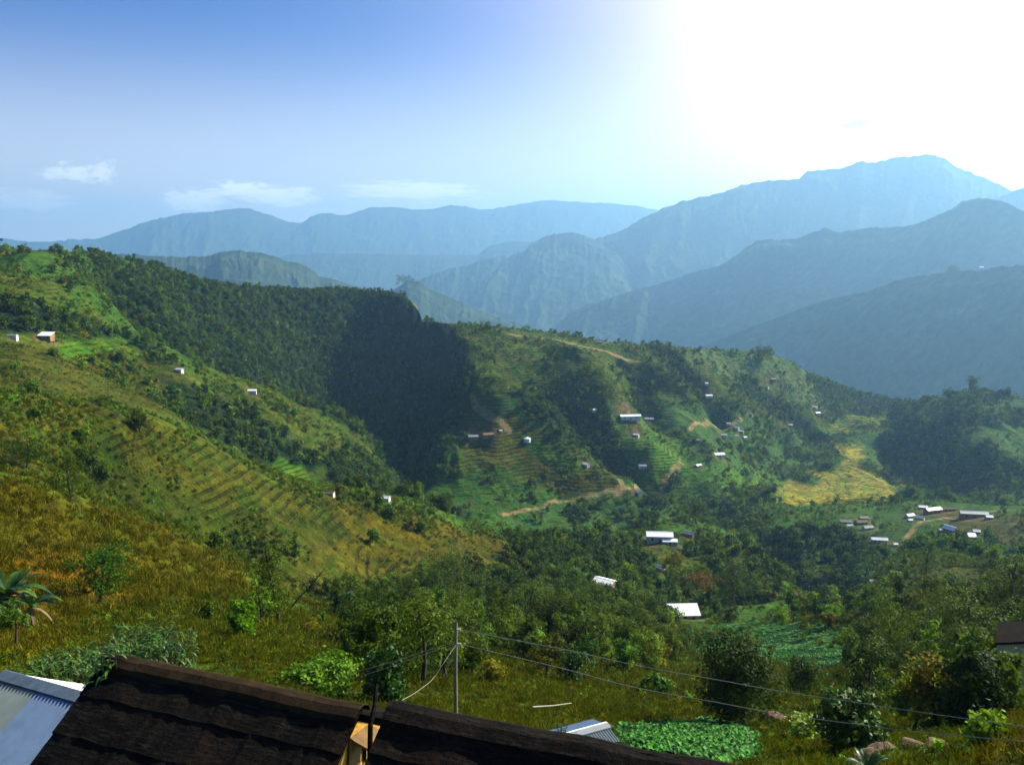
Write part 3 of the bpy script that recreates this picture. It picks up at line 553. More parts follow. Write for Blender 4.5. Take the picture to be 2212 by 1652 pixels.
#@@SCATTER
# ------------------------------------------------------------------ plant builders
rng = np.random.default_rng(7)
def sph(n):
    v = rng.normal(size=(n, 3)); return v/np.linalg.norm(v, axis=1)[:, None]
def leaves(P, N, L, Wd, tilt=.6):
    """one kite-shaped leaf (or leaf spray) per point, roughly facing N"""
    n = len(P); r = sph(n)*tilt; Z = N + r; Z /= np.linalg.norm(Z, axis=1)[:, None]+1e-9
    a = sph(n); X = np.cross(Z, a); X /= np.linalg.norm(X, axis=1)[:, None]+1e-9; Y = np.cross(Z, X)
    L = np.broadcast_to(L, n)[:, None]*rng.uniform(.6, 1.35, (n, 1)); Wd = np.broadcast_to(Wd, n)[:, None]*rng.uniform(.7, 1.3, (n, 1))
    V = np.stack([P-X*L*.5, P+Y*Wd*.5+X*L*.06-Z*L*.08, P+X*L*.5-Z*L*.22, P-Y*Wd*.5+X*L*.06-Z*L*.08], 1).reshape(-1, 3)
    return V, np.arange(4*n).reshape(-1, 4)
def lobes_crown(lobes, n, L, Wd, shell=.62, tilt=.75):
    lb = np.array(lobes, float); vol = (lb[:, 3]*lb[:, 4]*lb[:, 5])**(.67); k = rng.choice(len(lb), n, p=vol/vol.sum())
    m = max(n//24, 8); kc = rng.choice(len(lb), m, p=vol/vol.sum()); dc = sph(m); rc_ = rng.uniform(shell, 1.12, (m, 1))
    c = rng.integers(0, m, n); k = kc[c]; d = dc[c]
    P = lb[k, :3] + d*rc_[c]*lb[k, 3:6] + rng.normal(size=(n, 3))*np.maximum(lb[k, 3:6]*.19, L*.6); N = d/lb[k, 3:6]; N /= np.linalg.norm(N, axis=1)[:, None]; N[:, 2] += .25
    return leaves(P, N, L, Wd, tilt)
def tube(path, rad, sides=7, cap=True):
    P = np.array(path, float); n = len(P); rad = np.broadcast_to(rad, n); T = np.gradient(P, axis=0); T /= np.linalg.norm(T, axis=1)[:, None]+1e-9
    ref = np.array([0, 0, 1.]) if abs(T[0, 2]) < .9 else np.array([1., 0, 0]); A = np.cross(T, ref); A /= np.linalg.norm(A, axis=1)[:, None]+1e-9; B = np.cross(T, A)
    th = np.arange(sides)*2*PI/sides
    V = (P[:, None]+rad[:, None, None]*(A[:, None]*np.cos(th)[None, :, None]+B[:, None]*np.sin(th)[None, :, None])).reshape(-1, 3)
    F = [(i*sides+j, i*sides+(j+1) % sides, (i+1)*sides+(j+1) % sides, (i+1)*sides+j) for i in range(n-1) for j in range(sides)]
    return V, np.array(F)
def cat_(parts):
    V, F, o = [], [], 0
    for v, f in parts: V.append(v); F.append(np.asarray(f)+o); o += len(v)
    return np.vstack(V), np.vstack(F)
def trunk_vf(H, r0, limbs=5, spread=1.6, top=.8, lean=0., seed=0):
    R = np.random.default_rng(seed); t = np.linspace(0, 1, 7)
    path = np.stack([lean*H*t**1.4+.05*H*np.sin(t*3+seed), .04*H*np.sin(t*2.3+seed*2), H*top*t-.4*(1-t)], 1)
    ps = [tube(path, r0*(1-.75*t)+.015)]
    for i in range(limbs):
        k = R.uniform(.3, .9); b = np.array([np.interp(k, t, path[:, c]) for c in range(3)]); a = R.uniform(0, 2*PI); e = b+np.array([math.cos(a)*spread, math.sin(a)*spread, R.uniform(.4, 1.3)*spread])*R.uniform(.6, 1)
        m = (b+e)/2+np.array([0, 0, .12*spread]); ps.append(tube([b, m, e], [r0*.42*(1-.4*k), r0*.25, .02], 5))
    return cat_(ps)
def lobes_for(shape, H, Wd, seed, n=9):
    R = np.random.default_rng(seed); out = []
    if shape == 'round':
        for i in range(n):
            a = R.uniform(0, 2*PI); q = R.uniform(.15, .78)*Wd/2; z = H*R.uniform(.26, .86); s = Wd*R.uniform(.11, .26)
            out.append((q*math.cos(a), q*math.sin(a), z, s, s, s*R.uniform(.7, 1)))
        out.append((Wd*R.uniform(-.08, .08), Wd*R.uniform(-.08, .08), H*.58, Wd*.27, Wd*.25, H*.30))
    elif shape == 'column':
        for i in range(n):
            z = H*(.18+.72*i/(n-1)); s = Wd*R.uniform(.26, .42)*(1-.35*abs(i/(n-1)-.4)); a = R.uniform(0, 2*PI)
            out.append((Wd*.14*math.cos(a), Wd*.14*math.sin(a), z, s, s, H*.09))
    elif shape == 'cone':
        for i in range(n):
            k = i/(n-1); a = R.uniform(0, 2*PI); s = Wd*.42*(1-k)+.12*Wd
            out.append((Wd*.08*math.cos(a), Wd*.08*math.sin(a), H*(.2+.75*k), s, s, H*.07))
    elif shape == 'bush':
        for i in range(n):
            a = R.uniform(0, 2*PI); q = R.uniform(.0, .6)*Wd/2; s = Wd*R.uniform(.16, .28)
            out.append((q*math.cos(a), q*math.sin(a), H*R.uniform(.22, .7), s, s, H*R.uniform(.2, .32)))
    elif shape == 'hedge':
        Wd *= 1.22
        for i in range(n+6):
            a = R.uniform(0, 2*PI); q = R.uniform(.2, .62)*Wd/2; s = Wd*R.uniform(.17, .24); z = H*R.uniform(.2, .8)
            q *= 1-.35*(z/H); out.append((q*math.cos(a), q*math.sin(a), z, s, s, H*.2))
    elif shape == 'sparse':
        for i in range(n+3):
            a = R.uniform(0, 2*PI); q = R.uniform(.2, .9)*Wd/2; s = Wd*R.uniform(.08, .16); z = H*R.uniform(.35, .92)
            out.append((q*math.cos(a), q*math.sin(a), z, s, s, s*.8))
    return out
def make_tree(name, shape, H, Wd, leafm, nl, ls, seed, label=None, cat='tree', group=None, bark='bark', lean=0., aspect=.62, shell=.6, tilt=.75, r0=None):
    """Empty at the foot, trunk and crown as parts"""
    root = bpy.data.objects.new(name, None); link(root); root.empty_display_size = .5
    tag(root, label, cat, group)
    V, F = trunk_vf(H, r0 or .035*H**.9, 6 if shape not in ('bush', 'hedge') else 4, Wd*.25, .8 if shape != 'column' else .95, lean, seed)
    t = bpy.data.objects.new('trunk', mesh_np('trunk', V, F, [M[bark]])); link(t).parent = root
    V, F = lobes_crown(lobes_for(shape, H, Wd, seed, 13), nl, ls, ls*aspect, shell, tilt)
    if lean: V[:, 0] += lean*H*np.clip(V[:, 2]/H, 0, 1)**1.4
    c = bpy.data.objects.new('crown' if cat == 'tree' else 'foliage', mesh_np('crown', V, F, [M[leafm]], smooth=False)); link(c).parent = root
    return root
def copy_tree(o, parent=None):
    c = o.copy(); link(c); c.parent = parent
    for ch in o.children: copy_tree(ch, c)
    return c
def proto_mesh(shape, H, Wd, leafm, nl, ls, seed, bark='bark', trunk=True):
    V, F = lobes_crown(lobes_for(shape, H, Wd, seed, 7), nl, ls, ls*.75, .5, .8); mi = np.zeros(len(F))
    if trunk:
        v2, f2 = trunk_vf(H, .03*H, 2, Wd*.2, .7, 0, seed); F = np.vstack([F, f2+len(V)]); V = np.vstack([V, v2]); mi = np.concatenate([mi, np.ones(len(f2))])
    return mesh_np(shape+'_plant', V, F, [M[leafm], M[bark]], smooth=False, mi=mi)
def scatter(name, P, rz, sc, pi, protos):
    col = bpy.data.collections.new(name+'_kinds')
    for i, me in enumerate(protos):
        o = bpy.data.objects.new('%s_kind_%02d' % (name, i), me); col.objects.link(o)
    me = bpy.data.meshes.new(name); me.vertices.add(len(P)); me.vertices.foreach_set('co', np.asarray(P, np.float32).ravel())
    for nm, ty, ar in (('rz', 'FLOAT', rz), ('sc', 'FLOAT', sc), ('pi', 'INT', pi)):
        a = me.attributes.new(nm, ty, 'POINT'); a.data.foreach_set('value', np.asarray(ar, np.float32 if ty == 'FLOAT' else np.int32))
    ob = bpy.data.objects.new(name, me); link(ob); tag(ob, kind='stuff')
    ng = bpy.data.node_groups.new(name, 'GeometryNodeTree')
    ng.interface.new_socket('Geometry', in_out='INPUT', socket_type='NodeSocketGeometry'); ng.interface.new_socket('Geometry', in_out='OUTPUT', socket_type='NodeSocketGeometry')
    N = ng.nodes.new; L = ng.links.new
    gi, go, ip, ci = N('NodeGroupInput'), N('NodeGroupOutput'), N('GeometryNodeInstanceOnPoints'), N('GeometryNodeCollectionInfo')
    ci.inputs[0].default_value = col; ci.inputs['Separate Children'].default_value = True; ci.inputs['Reset Children'].default_value = True
    def na(nm, ty):
        x = N('GeometryNodeInputNamedAttribute'); x.data_type = ty; x.inputs[0].default_value = nm; return x.outputs[0]
    cx = N('ShaderNodeCombineXYZ'); L(na('rz', 'FLOAT'), cx.inputs[2]); L(cx.outputs[0], ip.inputs['Rotation'])
    L(na('sc', 'FLOAT'), ip.inputs['Scale']); L(na('pi', 'INT'), ip.inputs['Instance Index']); ip.inputs['Pick Instance'].default_value = True
    L(gi.outputs[0], ip.inputs['Points']); L(ci.outputs[0], ip.inputs['Instance']); L(ip.outputs[0], go.inputs[0])
    md = ob.modifiers.new('scatter', 'NODES'); md.node_group = ng
    return ob
# ------------------------------------------------------------------ where plants stand
TE = GZ/GR; rmx = np.maximum.accumulate(TE, axis=1)
VIS = (TE > rmx - 7.0/GR) & (np.abs(AZ)[:, None] < math.radians(37))
daz = AZ[1]-AZ[0]; DR = np.gradient(GR, axis=1); AREA = GR*daz*DR*np.hypot(1, np.gradient(GZ, axis=1)/np.maximum(DR, .01))
def sample(dens, seed, cap=200000):
    R = np.random.default_rng(seed); w = (AREA*dens*VIS)[:-1, :-1]; tot = w.sum(); n = int(min(tot, cap)); c = np.cumsum(w.ravel()); k = np.searchsorted(c, R.uniform(0, c[-1], n))
    i, j = np.divmod(k, NR-1); u, v = R.uniform(size=(2, n))
    def bl(A): return (A[i, j]*(1-u)+A[i+1, j]*u)*(1-v) + (A[i, j+1]*(1-u)+A[i+1, j+1]*u)*v
    print('sample', seed, int(tot), n)
    return np.stack([bl(GX), bl(GY), bl(GZ)], -1), bl(GR), (i, j), R
KEEP = []          # (x, y, radius) kept free of scattered plants
def clear_of(P):
    ok = np.ones(len(P), bool)
    for x, y, r in KEEP: ok &= np.hypot(P[:, 0]-x, P[:, 1]-y) > r
    return ok
# ------------------------------------------------------------------ buildings
M['tin_white'] = plain('white_tin', (.78, .80, .80), .42, .16, 1.6, metal=0, spec=.5)
M['tin_grey'] = plain('grey_tin', (.30, .34, .34), .4, .2, 1.5, metal=.4, spec=.5)
M['tin_green'] = plain('weathered_tin', (.16, .19, .17), .6, .25, 1.5, spec=.3)
M['thatch'] = plain('thatch', (.17, .125, .07), .95, .4, 3, spec=.05, bump=.5)
M['wall_white'] = plain('whitewash', (.52, .50, .46), .9, .15, 1)
M['wall_mud'] = plain('mud_wall', (.30, .17, .08), .95, .25, 1.5, bump=.4)
M['wall_brick'] = plain('raw_brick', (.34, .20, .12), .95, .3, 4, bump=.5)
M['opening'] = plain('dark_opening', (.012, .012, .012), .8, .1)
M['wood'] = plain('old_wood', (.16, .10, .04), .85, .35, 5, bump=.4)
def prism(pts0, pts1, cap=True):
    """solid between two equal polygons"""
    n = len(pts0); v = list(pts0)+list(pts1); f = [tuple(range(n))[::-1], tuple(range(n, 2*n))]
    f += [(i, (i+1) % n, n+(i+1) % n, n+i) for i in range(n)]; return v, f
def pobj(name, vf, mat, parent=None, bevel=0):
    me = bpy.data.meshes.new(name); V, F = vf; me.from_pydata([tuple(v) for v in V], [], [tuple(f) for f in F]); me.materials.append(M[mat]); me.update()
    o = link(bpy.data.objects.new(name, me)); o.parent = parent
    if bevel: b = o.modifiers.new('bevel', 'BEVEL'); b.width = bevel; b.segments = 2
    return o
def bx(x0, x1, y0, y1, z0, z1): return prism([(x0, y0, z0), (x1, y0, z0), (x1, y1, z0), (x0, y1, z0)], [(x0, y0, z1), (x1, y0, z1), (x1, y1, z1), (x0, y1, z1)])
def merge(*vfs):
    V, F = [], []
    for v, f in vfs: o = len(V); V += [tuple(q) for q in v]; F += [tuple(i+o for i in g) for g in f]
    return V, F
def corr_sheet(p00, p10, p01, p11, n, amp, th=.012):
    """corrugated sheet: ribs run from edge p00-p10 to edge p01-p11"""
    p00, p10, p01, p11 = map(Vector, (p00, p10, p01, p11)); nr = (p10-p00).cross(p01-p00).normalized()
    if nr.z < 0: nr = -nr
    V, F = [], []; m = n*4
    for i in range(m+1):
        u = i/m; h = amp*math.sin(2*PI*u*n); a = p00.lerp(p10, u)+nr*h; b = p01.lerp(p11, u)+nr*h
        V += [a, b, b-nr*th, a-nr*th]
    for i in range(m):
        a = 4*i; b = a+4
        for q in range(4): F.append((a+q, b+q, b+(q+1) % 4, a+(q+1) % 4))
    return V, F
def house(px, py, wpx, label, roof='tin_white', wall='wall_white', rot=0., dep=.62, hgt=.2, pitch=.45, kind='gable', r=None, sub=0, openings=None, name='farmhouse', cat='house', group=None, hip=False):
    p = pt_r(px, py, r) if r else at(px, py); dist = p.length
    w = wpx/FL*dist; d = max(w*dep, 2.2) if w > 4 else w*.8; h = min(max(w*hgt, 1.5), 3.2) if w > 4 else w*.42
    root = bpy.data.objects.new(name, None); link(root); root.location = p+Vector((0, 0, -.15)); root.rotation_euler = (0, 0, math.radians(rot)); tag(root, label, cat, group)
    hw, hd = w/2*.92, d/2*.86; rp = pitch*d/2
    if kind == 'gable':
        prof = [(-hd, -1.1), (hd, -1.1), (hd, h), (0, h+rp*.86), (-hd, h)]
        pobj('wall', prism([(-hw, y, z) for y, z in prof], [(hw, y, z) for y, z in prof]), wall, root)
        t = .09; rv = []
        for s_ in (-1, 1):
            q = [(0, h+rp+t*.2), (s_*d/2, h-.06), (s_*d/2, h-.06+t), (0, h+rp+t*1.25)]
            rv.append(prism([(-w/2, y, z) for y, z in q], [(w/2, y, z) for y, z in q]))
        rf = pobj('roof', merge(*rv), roof, root)
        pobj('ridge_cap', bx(-w/2-.03, w/2+.03, -.16, .16, h+rp+t*.9, h+rp+t*1.25+.05), roof, rf)
    else:
        pobj('wall', prism([(-hw, -hd, -1.1), (hw, -hd, -1.1), (hw, hd, -1.1), (-hw, hd, -1.1)], [(-hw, -hd, h), (hw, -hd, h), (hw, hd, h+rp*1.4), (-hw, hd, h+rp*1.4)]), wall, root)
        z0, z1 = h+.02, h+rp*1.6+.04
        pobj('roof', prism([(-w/2, -d/2, z0), (w/2, -d/2, z0), (w/2, d/2, z1), (-w/2, d/2, z1)], [(-w/2, -d/2, z0+.09), (w/2, -d/2, z0+.09), (w/2, d/2, z1+.09), (-w/2, d/2, z1+.09)]), roof, root)
    if w > 5.5:
        dr = pobj('door', bx(-.45, .45, -hd-.05, -hd+.1, -.1, min(1.85, h-.15)), 'wood', root)
        for sx in (-.6, .6): pobj('window', bx(sx*hw-.4, sx*hw+.4, -hd-.04, -hd+.1, h*.35, h*.75), 'opening', root)
    KEEP.append((p.x, p.y, max(w, d)*.62)); a = math.atan2(p.x, p.y)
    if py > 1140:
        for q_ in range(2, 17, 2): KEEP.append((p.x-math.sin(a)*q_, p.y-math.cos(a)*q_, w*.55+1.5))
    for q_ in (.6, 1.1, 1.6): KEEP.append((p.x-math.sin(a)*(w*q_+2*q_), p.y-math.cos(a)*(w*q_+2*q_), w*.42+1.2))
    return root
for px, py, w, lab, rf, wl, rot, kw in H_:
    house(px, py, w, lab, rf, wl, rot, **kw)
house(1306, 1274, 46, 'half built brown brick house with a pale patched roof', 'tin_white', 'wall_brick', -35, dep=.8, hgt=.6, pitch=.3)
house(1312, 1282, 22, 'low pinkish brick annex in front of the half built house', 'wall_brick', 'wall_brick', -35, kind='shed')
# ruined timber frame beside it
def beam_frame():
    p = at(1372, 1245); root = link(bpy.data.objects.new('timber_frame', None)); root.location = p; root.rotation_euler = (0, 0, .3)
    tag(root, 'collapsed grey timber frame lying right of the half built brick house', 'timber frame')
    for i, (a, b) in enumerate([((-4, 0, .5), (4, .6, 1.5)), ((-4, 1.2, .6), (4, 1.9, 1.6)), ((-3, -.6, .3), (-2.6, 2.2, .9)), ((0, -.6, .8), (.3, 2.4, 1.3)), ((3, -.5, 1.2), (3.3, 2.6, 1.6))]):
        V, F = tube([a, b], .11, 4); pobj('beam', (V, F), 'tin_grey', root)
    KEEP.append((p.x, p.y, 3))
beam_frame()
# round water tank on the spur
p = at(1139, 952)
th = np.arange(20)*2*PI/20
def tank():
    R_ = 14/2/FL*p.length; root = link(bpy.data.objects.new('water_tank', None)); root.location = p; tag(root, 'round white water tank on the green spur', 'water tank')
    V, F = prism([(R_*math.cos(t), R_*math.sin(t), -1) for t in th], [(R_*math.cos(t), R_*math.sin(t), R_*.8) for t in th]); pobj('tank_wall', (V, F), 'tin_white', root)
    V = [(0, 0, R_*1.25)]+[(R_*1.04*math.cos(t), R_*1.04*math.sin(t), R_*.8) for t in th]; pobj('lid', (V, [(0, i+1, (i+1) % 20+1) for i in range(20)]), 'tin_white', root); KEEP.append((p.x, p.y, R_*2.2))
tank()
house(2120, 579, 8, 'tiny white house on the far hazy right ridge', 'tin_white', 'wall_white', 0, r=2600)
#@@NEAR
# ------------------------------------------------------------------ houses at the photographer's feet
def mat_oldroof():
    t = NT('mossy_old_roof'); P = t.n('ShaderNodeTexCoord').outputs['Object']
    st = t.noise(t.n('ShaderNodeVectorMath', {0: P, 1: (1.2, 9, 9)}, operation='MULTIPLY').outputs[0], 1.6, 6, .7); n = t.noise(P, 1.1, 6, .65); f = t.noise(P, 14, 4, .7)
    c = t.mix(t.rng(n, .35, .65), (.004, .004, .0035, 1), (.010, .008, .006, 1)); c = t.mix(t.rng(t.noise(P, .8, 3, .6), .52, .7), c, (.016, .010, .006, 1))
    c = t.mix(t.rng(st, .5, .72, 0, .7), c, (.030, .027, .020, 1)); c = t.mix(t.rng(t.noise(P, 4.3, 5, .7), .60, .75, 0, .6), c, (.022, .030, .006, 1))
    c = t.n('ShaderNodeVectorMath', {0: c, 'Scale': t.rng(f, .3, .7, .5, 1.5)}, operation='SCALE').outputs[0]
    b = t.n('ShaderNodeBump', {'Height': t.math('ADD', st, f), 'Strength': .8, 'Distance': .03}).outputs[0]
    return t.done(t.n('ShaderNodeBsdfPrincipled', {'Base Color': c, 'Roughness': .97, 'Specular IOR Level': .05, 'Normal': b}).outputs[0])
M['old_roof'] = mat_oldroof()
M['ridge_earth'] = plain('earthen_ridge', (.024, .016, .008), .95, .6, 2.5, spec=.05, bump=.8)
def mat_mud():
    t = NT('ochre_mud_plaster'); P = t.n('ShaderNodeTexCoord').outputs['Object']
    c = t.mix(t.rng(t.noise(P, 6, 6, .7), .35, .65), (.30, .15, .022, 1), (.62, .36, .06, 1)); c = t.mix(t.rng(t.noise(P, 26, 4, .7), .56, .66, 0, .7), c, (.17, .09, .015, 1))
    b = t.n('ShaderNodeBump', {'Height': t.noise(P, 22, 6, .7), 'Strength': .6, 'Distance': .02}).outputs[0]
    return t.done(t.n('ShaderNodeBsdfPrincipled', {'Base Color': c, 'Roughness': .95, 'Specular IOR Level': .1, 'Normal': b}).outputs[0])
M['mud_plaster'] = mat_mud()
def mat_tin_blue():
    t = NT('blue_grey_corrugated_tin'); P = t.n('ShaderNodeTexCoord').outputs['Object']
    sx = t.n('ShaderNodeSeparateXYZ', {0: P}).outputs[0]
    c = t.mix(t.rng(sx, SHADE_SPLIT-.02, SHADE_SPLIT+.02), (.12, .16, .155, 1), (.10, .17, .29, 1)); c = t.n('ShaderNodeVectorMath', {0: c, 'Scale': t.rng(t.noise(P, 1.4, 5, .6), .3, .7, .75, 1.25)}, operation='SCALE').outputs[0]  # bluer past the split: shade on the roof put into the tin colour
    return t.done(t.n('ShaderNodeBsdfPrincipled', {'Base Color': c, 'Roughness': .45, 'Metallic': .1, 'Specular IOR Level': .4}).outputs[0])
def roof_frame(pa, pb, slope):
    """unit vectors: along the ridge, down the near slope (horizontal part), back slope"""
    u = (pb-pa).normalized(); d = Vector((u.y, -u.x, 0)); 
    if d.y > 0: d = -d
    return u, d
PA, PB = pt_z(235, 1418, -9.0), pt_z(783, 1533, -9.0); U1, D1 = roof_frame(PA, PB, .6)
def near_house(name, label, pa, pb, u, d, ext_a, ext_b, s, run, base, back_run, parts, capmat='ridge_earth'):
    root = link(bpy.data.objects.new(name, None)); mid = (pa+pb)/2; root.location = (mid.x, mid.y, base); ang = math.atan2(u.y, u.x); root.rotation_euler = (0, 0, ang); tag(root, label, 'house')
    h = pa.z-base; L = (pb-pa).length/2; xa, xb = -L-ext_a, L+ext_b; sgn = -1   # local -y is toward the camera
    R = random.Random(4)
    # near slope in overlapping courses of worn sheets
    nr = 7; V, F = [], []
    for k in range(nr):
        y0 = -run*k/nr; y1 = -run*(k+1)/nr-.10; nx = 60
        for i in range(nx+1):
            x = xa+(xb-xa)*i/nx; w = .018*math.sin(x*5+k)+R.uniform(-.012, .012)
            o = len(V); V += [(x, y0, h-s*(-y0)+.035+w), (x, y1, h-s*(-y1)+.075+w), (x, y1, h-s*(-y1)+.02+w), (x, y0, h-s*(-y0)-.02)]
            if i: 
                a = o-4
                for q in range(4): F.append((a+q, o+q, o+(q+1) % 4, a+(q+1) % 4))
    rf = pobj('roof', (V, F), 'old_roof', root)
    V, F = corr_sheet((xa, .0, h+.01), (xb, .0, h+.01), (xa, back_run, h-s*back_run), (xb, back_run, h-s*back_run), 40, .012, .03); pobj('rear_roof_slope', (V, F), 'old_roof', root)
    # lumpy earthen ridge cap
    V, F = [], []; n = 160; prof = [(-.34, -.20), (-.27, -.03), (-.1, .06), (.08, .06), (.26, -.04), (.3, -.24)]
    for i in range(n+1):
        x = xa+(xb-xa)*i/n; a = .03*float(fbm(np.array([x*1.3]), np.array([h]), 5, 4)[0])
        for y, z in prof: V.append((x, y+a*.6, h+z+a+R.uniform(-.003, .003)))
        if i:
            o = (i-1)*6
            for q in range(5): F.append((o+q, o+6+q, o+7+q, o+1+q))
    pobj('ridge_cap', (V, F), capmat, rf)
    return root, h, xa, xb
rt, h, xa, xb = near_house('village_house', 'long low house with a dark mossy roof and ochre mud gable', PA, PB, U1, D1, .0, .0, .62, 5.2, -14.0, 3.0, None)
prof = [(-4.7, -1.5), (2.6, -1.5), (2.6, h-.62*2.6-.06), (0, h-.07), (-4.7, h-.62*4.7-.06)]
gx = xb-.16
pobj('wall', prism([(xa+.3, y, z) for y, z in prof], [(gx, y, z) for y, z in prof]), 'mud_plaster', rt)
inv = (Matrix.Translation(rt.location) @ Euler((0, 0, rt.rotation_euler[2])).to_matrix().to_4x4()).inverted()
def on_gable(px, py, off=0.0):
    a, t = ray(px, py); d_ = Vector((math.sin(a), math.cos(a), t)); o_ = inv @ Vector((0, 0, 0)); dl = inv.to_3x3() @ d_; k = (gx+off-o_.x)/dl.x; return o_+dl*k
def gable_quad(pxs, o0, o1): return prism([on_gable(x, y, o0) for x, y in pxs], [on_gable(x, y, o1) for x, y in pxs])
wn = pobj('window', gable_quad([(781, 1592), (794, 1580), (794, 1636), (781, 1645)], -.08, .004), 'opening', rt)
pobj('frame', gable_quad([(792, 1580), (796, 1577), (795, 1640), (791, 1644)], -.05, .06), 'wood', wn)
pobj('shutter', gable_quad([(756, 1600), (779, 1585), (779, 1668), (752, 1680)], -.02, .05), 'wood', rt)
q = [on_gable(755, 1601), on_gable(797, 1569)]; a0, a1 = q[0], q[1]
aw = prism([a0+Vector((0, 0, .03)), a1+Vector((0, 0, .03)), a1+Vector((.42, 0, -.12)), a0+Vector((.42, 0, -.12))], [a0+Vector((0, 0, .07)), a1+Vector((0, 0, .07)), a1+Vector((.42, 0, -.07)), a0+Vector((.42, 0, -.07))])
pobj('window_hood', aw, 'wood', rt)
pobj('ridge_beam', bx(xb-.3, xb+1.35, -.09, .09, h-.2, h-.03), 'old_roof', rt)
PC, PD = pt_z(842, 1527, -6.5), pt_z(1500, 1655, -6.5); U2, D2 = roof_frame(PC, PD, .6)
rt2, h2, xa2, xb2 = near_house('village_house', 'nearest house with a black brown roof across the bottom centre', PC, PD, U2, D2, 0, 2.6, .62, 3.8, -10.4, 2.2, None, 'old_roof')
prof = [(-3.4, -1.0), (1.8, -1.0), (1.8, h2-.62*1.8-.06), (0, h2-.07), (-3.4, h2-.62*3.4-.06)]
pobj('wall', prism([(xa2+.25, y, z) for y, z in prof], [(xb2-.3, y, z) for y, z in prof]), 'mud_plaster', rt2)
# dark post leaning in the gap
a = pt_r(813, 1478, 15.6); b = pt_r(800, 1566, 15.0); c_ = b+(b-a)*1.6; c_.z = -14.3
V, F = tube([c_, b, (a+b)/2+Vector((.03, 0, 0)), a], [.06, .05, .045, .04], 8)
tag(pobj('wooden_post', (V, F), 'old_roof'), 'dark crooked wooden post rising in the gap between the two old roofs', 'post')
# corrugated tin house at the left edge
RA, RB = pt_z(18, 1452, -11.0), pt_z(196, 1502, -11.0); u3 = (RB-RA).normalized(); RB2 = RA+u3*6.0; RA2 = RA-u3*.1; d3 = Vector((u3.y, -u3.x, 0)); d3 = d3 if d3.y < 0 else -d3
SHADE_SPLIT = 0.0
root3 = link(bpy.data.objects.new('tin_roofed_house', None)); root3.location = (RA.x, RA.y, -15.5); root3.rotation_euler = (0, 0, math.atan2(u3.y, u3.x)); tag(root3, 'house with a blue grey corrugated tin roof at the bottom left corner', 'house')
i3 = (Matrix.Translation(root3.location) @ Euler((0, 0, root3.rotation_euler[2])).to_matrix().to_4x4()).inverted()
def l3(v): return i3 @ Vector(v)
SHADE_SPLIT = l3(pt_z(110, 1485, -11.0)).x-.25
M['tin_blue'] = mat_tin_blue()
hz3 = 4.5
V, F = corr_sheet((-.1, -.05, hz3), (6, -.05, hz3), (-.1-.25, -5.0, hz3-2.2), (6-.25, -5.0, hz3-2.2), 50, .034, .02)
M['tin_blue_near'] = M['tin_blue']
rf3 = pobj('roof', (V, F), 'tin_blue_near', root3)
e0, e1 = l3(pt_z(46, 1456, -11.25)), l3(pt_z(228, 1459, -11.9)); 
V, F = prism([(-.05, .05, hz3-.03), (6, .05, hz3-.03), (6, e1.y+.3, hz3-.95), (e0.x, e0.y, hz3-.3)], [(-.05, .05, hz3), (6, .05, hz3), (6, e1.y+.3, hz3-.92), (e0.x, e0.y, hz3-.27)])
pobj('rear_roof_slope', corr_sheet((-.1, .04, hz3), (6, .04, hz3), (e0.x, e0.y, hz3-.28), (6.3, e1.y+.35, hz3-.95), 40, .015, .02), 'tin_white', root3)  # sunlit rear slope: its brightness is put in as white tin
M['ridge_metal'] = plain('dark_ridge_metal', (.10, .14, .17), .5, .35, 5, metal=.3, spec=.4)
rc = pobj('ridge_cap', merge(prism([(-.15, -.30, hz3-.07), (6, -.30, hz3-.07), (6, .0, hz3+.03), (-.15, .0, hz3+.03)], [(-.15, -.30, hz3-.05), (6, -.30, hz3-.05), (6, .0, hz3+.05), (-.15, .0, hz3+.05)]),
      prism([(-.15, .0, hz3+.03), (6, .0, hz3+.03), (6, .05, hz3+.01), (-.15, .05, hz3+.01)], [(-.15, .0, hz3+.05), (6, .0, hz3+.05), (6, .05, hz3+.03), (-.15, .05, hz3+.03)])), 'ridge_metal', rf3)
pobj('wall', bx(.3, 5.6, -4.6, 1.0, -1.2, 2.2), 'mud_plaster', root3)
# tin shed in the garden below
ZS = at(1300, 1612).z + 2.3
ra, rb = pt_z(1310, 1563, ZS), pt_z(1228, 1585, ZS); us = (rb-ra).normalized(); rb = ra+us*4.6; zs1 = ZS-.62
f0, f1 = pt_z(1338, 1600, zs1), pt_z(1312, 1611, zs1); f1 = f0+us*4.4
g0 = pt_z(1280, 1552, ZS-.55); g1 = g0+us*4.6
root4 = link(bpy.data.objects.new('garden_shed', None)); root4.location = ra-Vector((0, 0, 2.3)); tag(root4, 'small shed with a blue and grey tin gable roof beside the cabbage garden', 'shed')
o4 = root4.location
M['tin_slate'] = plain('slate_blue_tin', (.12, .19, .30), .4, .2, 3, metal=.3, spec=.5); M['tin_dull'] = plain('dull_tin', (.26, .31, .32), .45, .25, 3, metal=.3, spec=.5)
rfs = pobj('roof', corr_sheet(ra-o4, rb-o4, f0-o4, f1-o4, 46, .007, .02), 'tin_dull', root4)
pobj('rear_roof_slope', corr_sheet(ra-o4, rb-o4, g0-o4, g1-o4, 46, .007, .02), 'tin_slate', root4)
dn = (f0-ra).normalized(); bk = (g0-ra).normalized()
up = Vector((0, 0, .035)); c0, c1 = ra-o4-us*.05+up, rb-o4+up
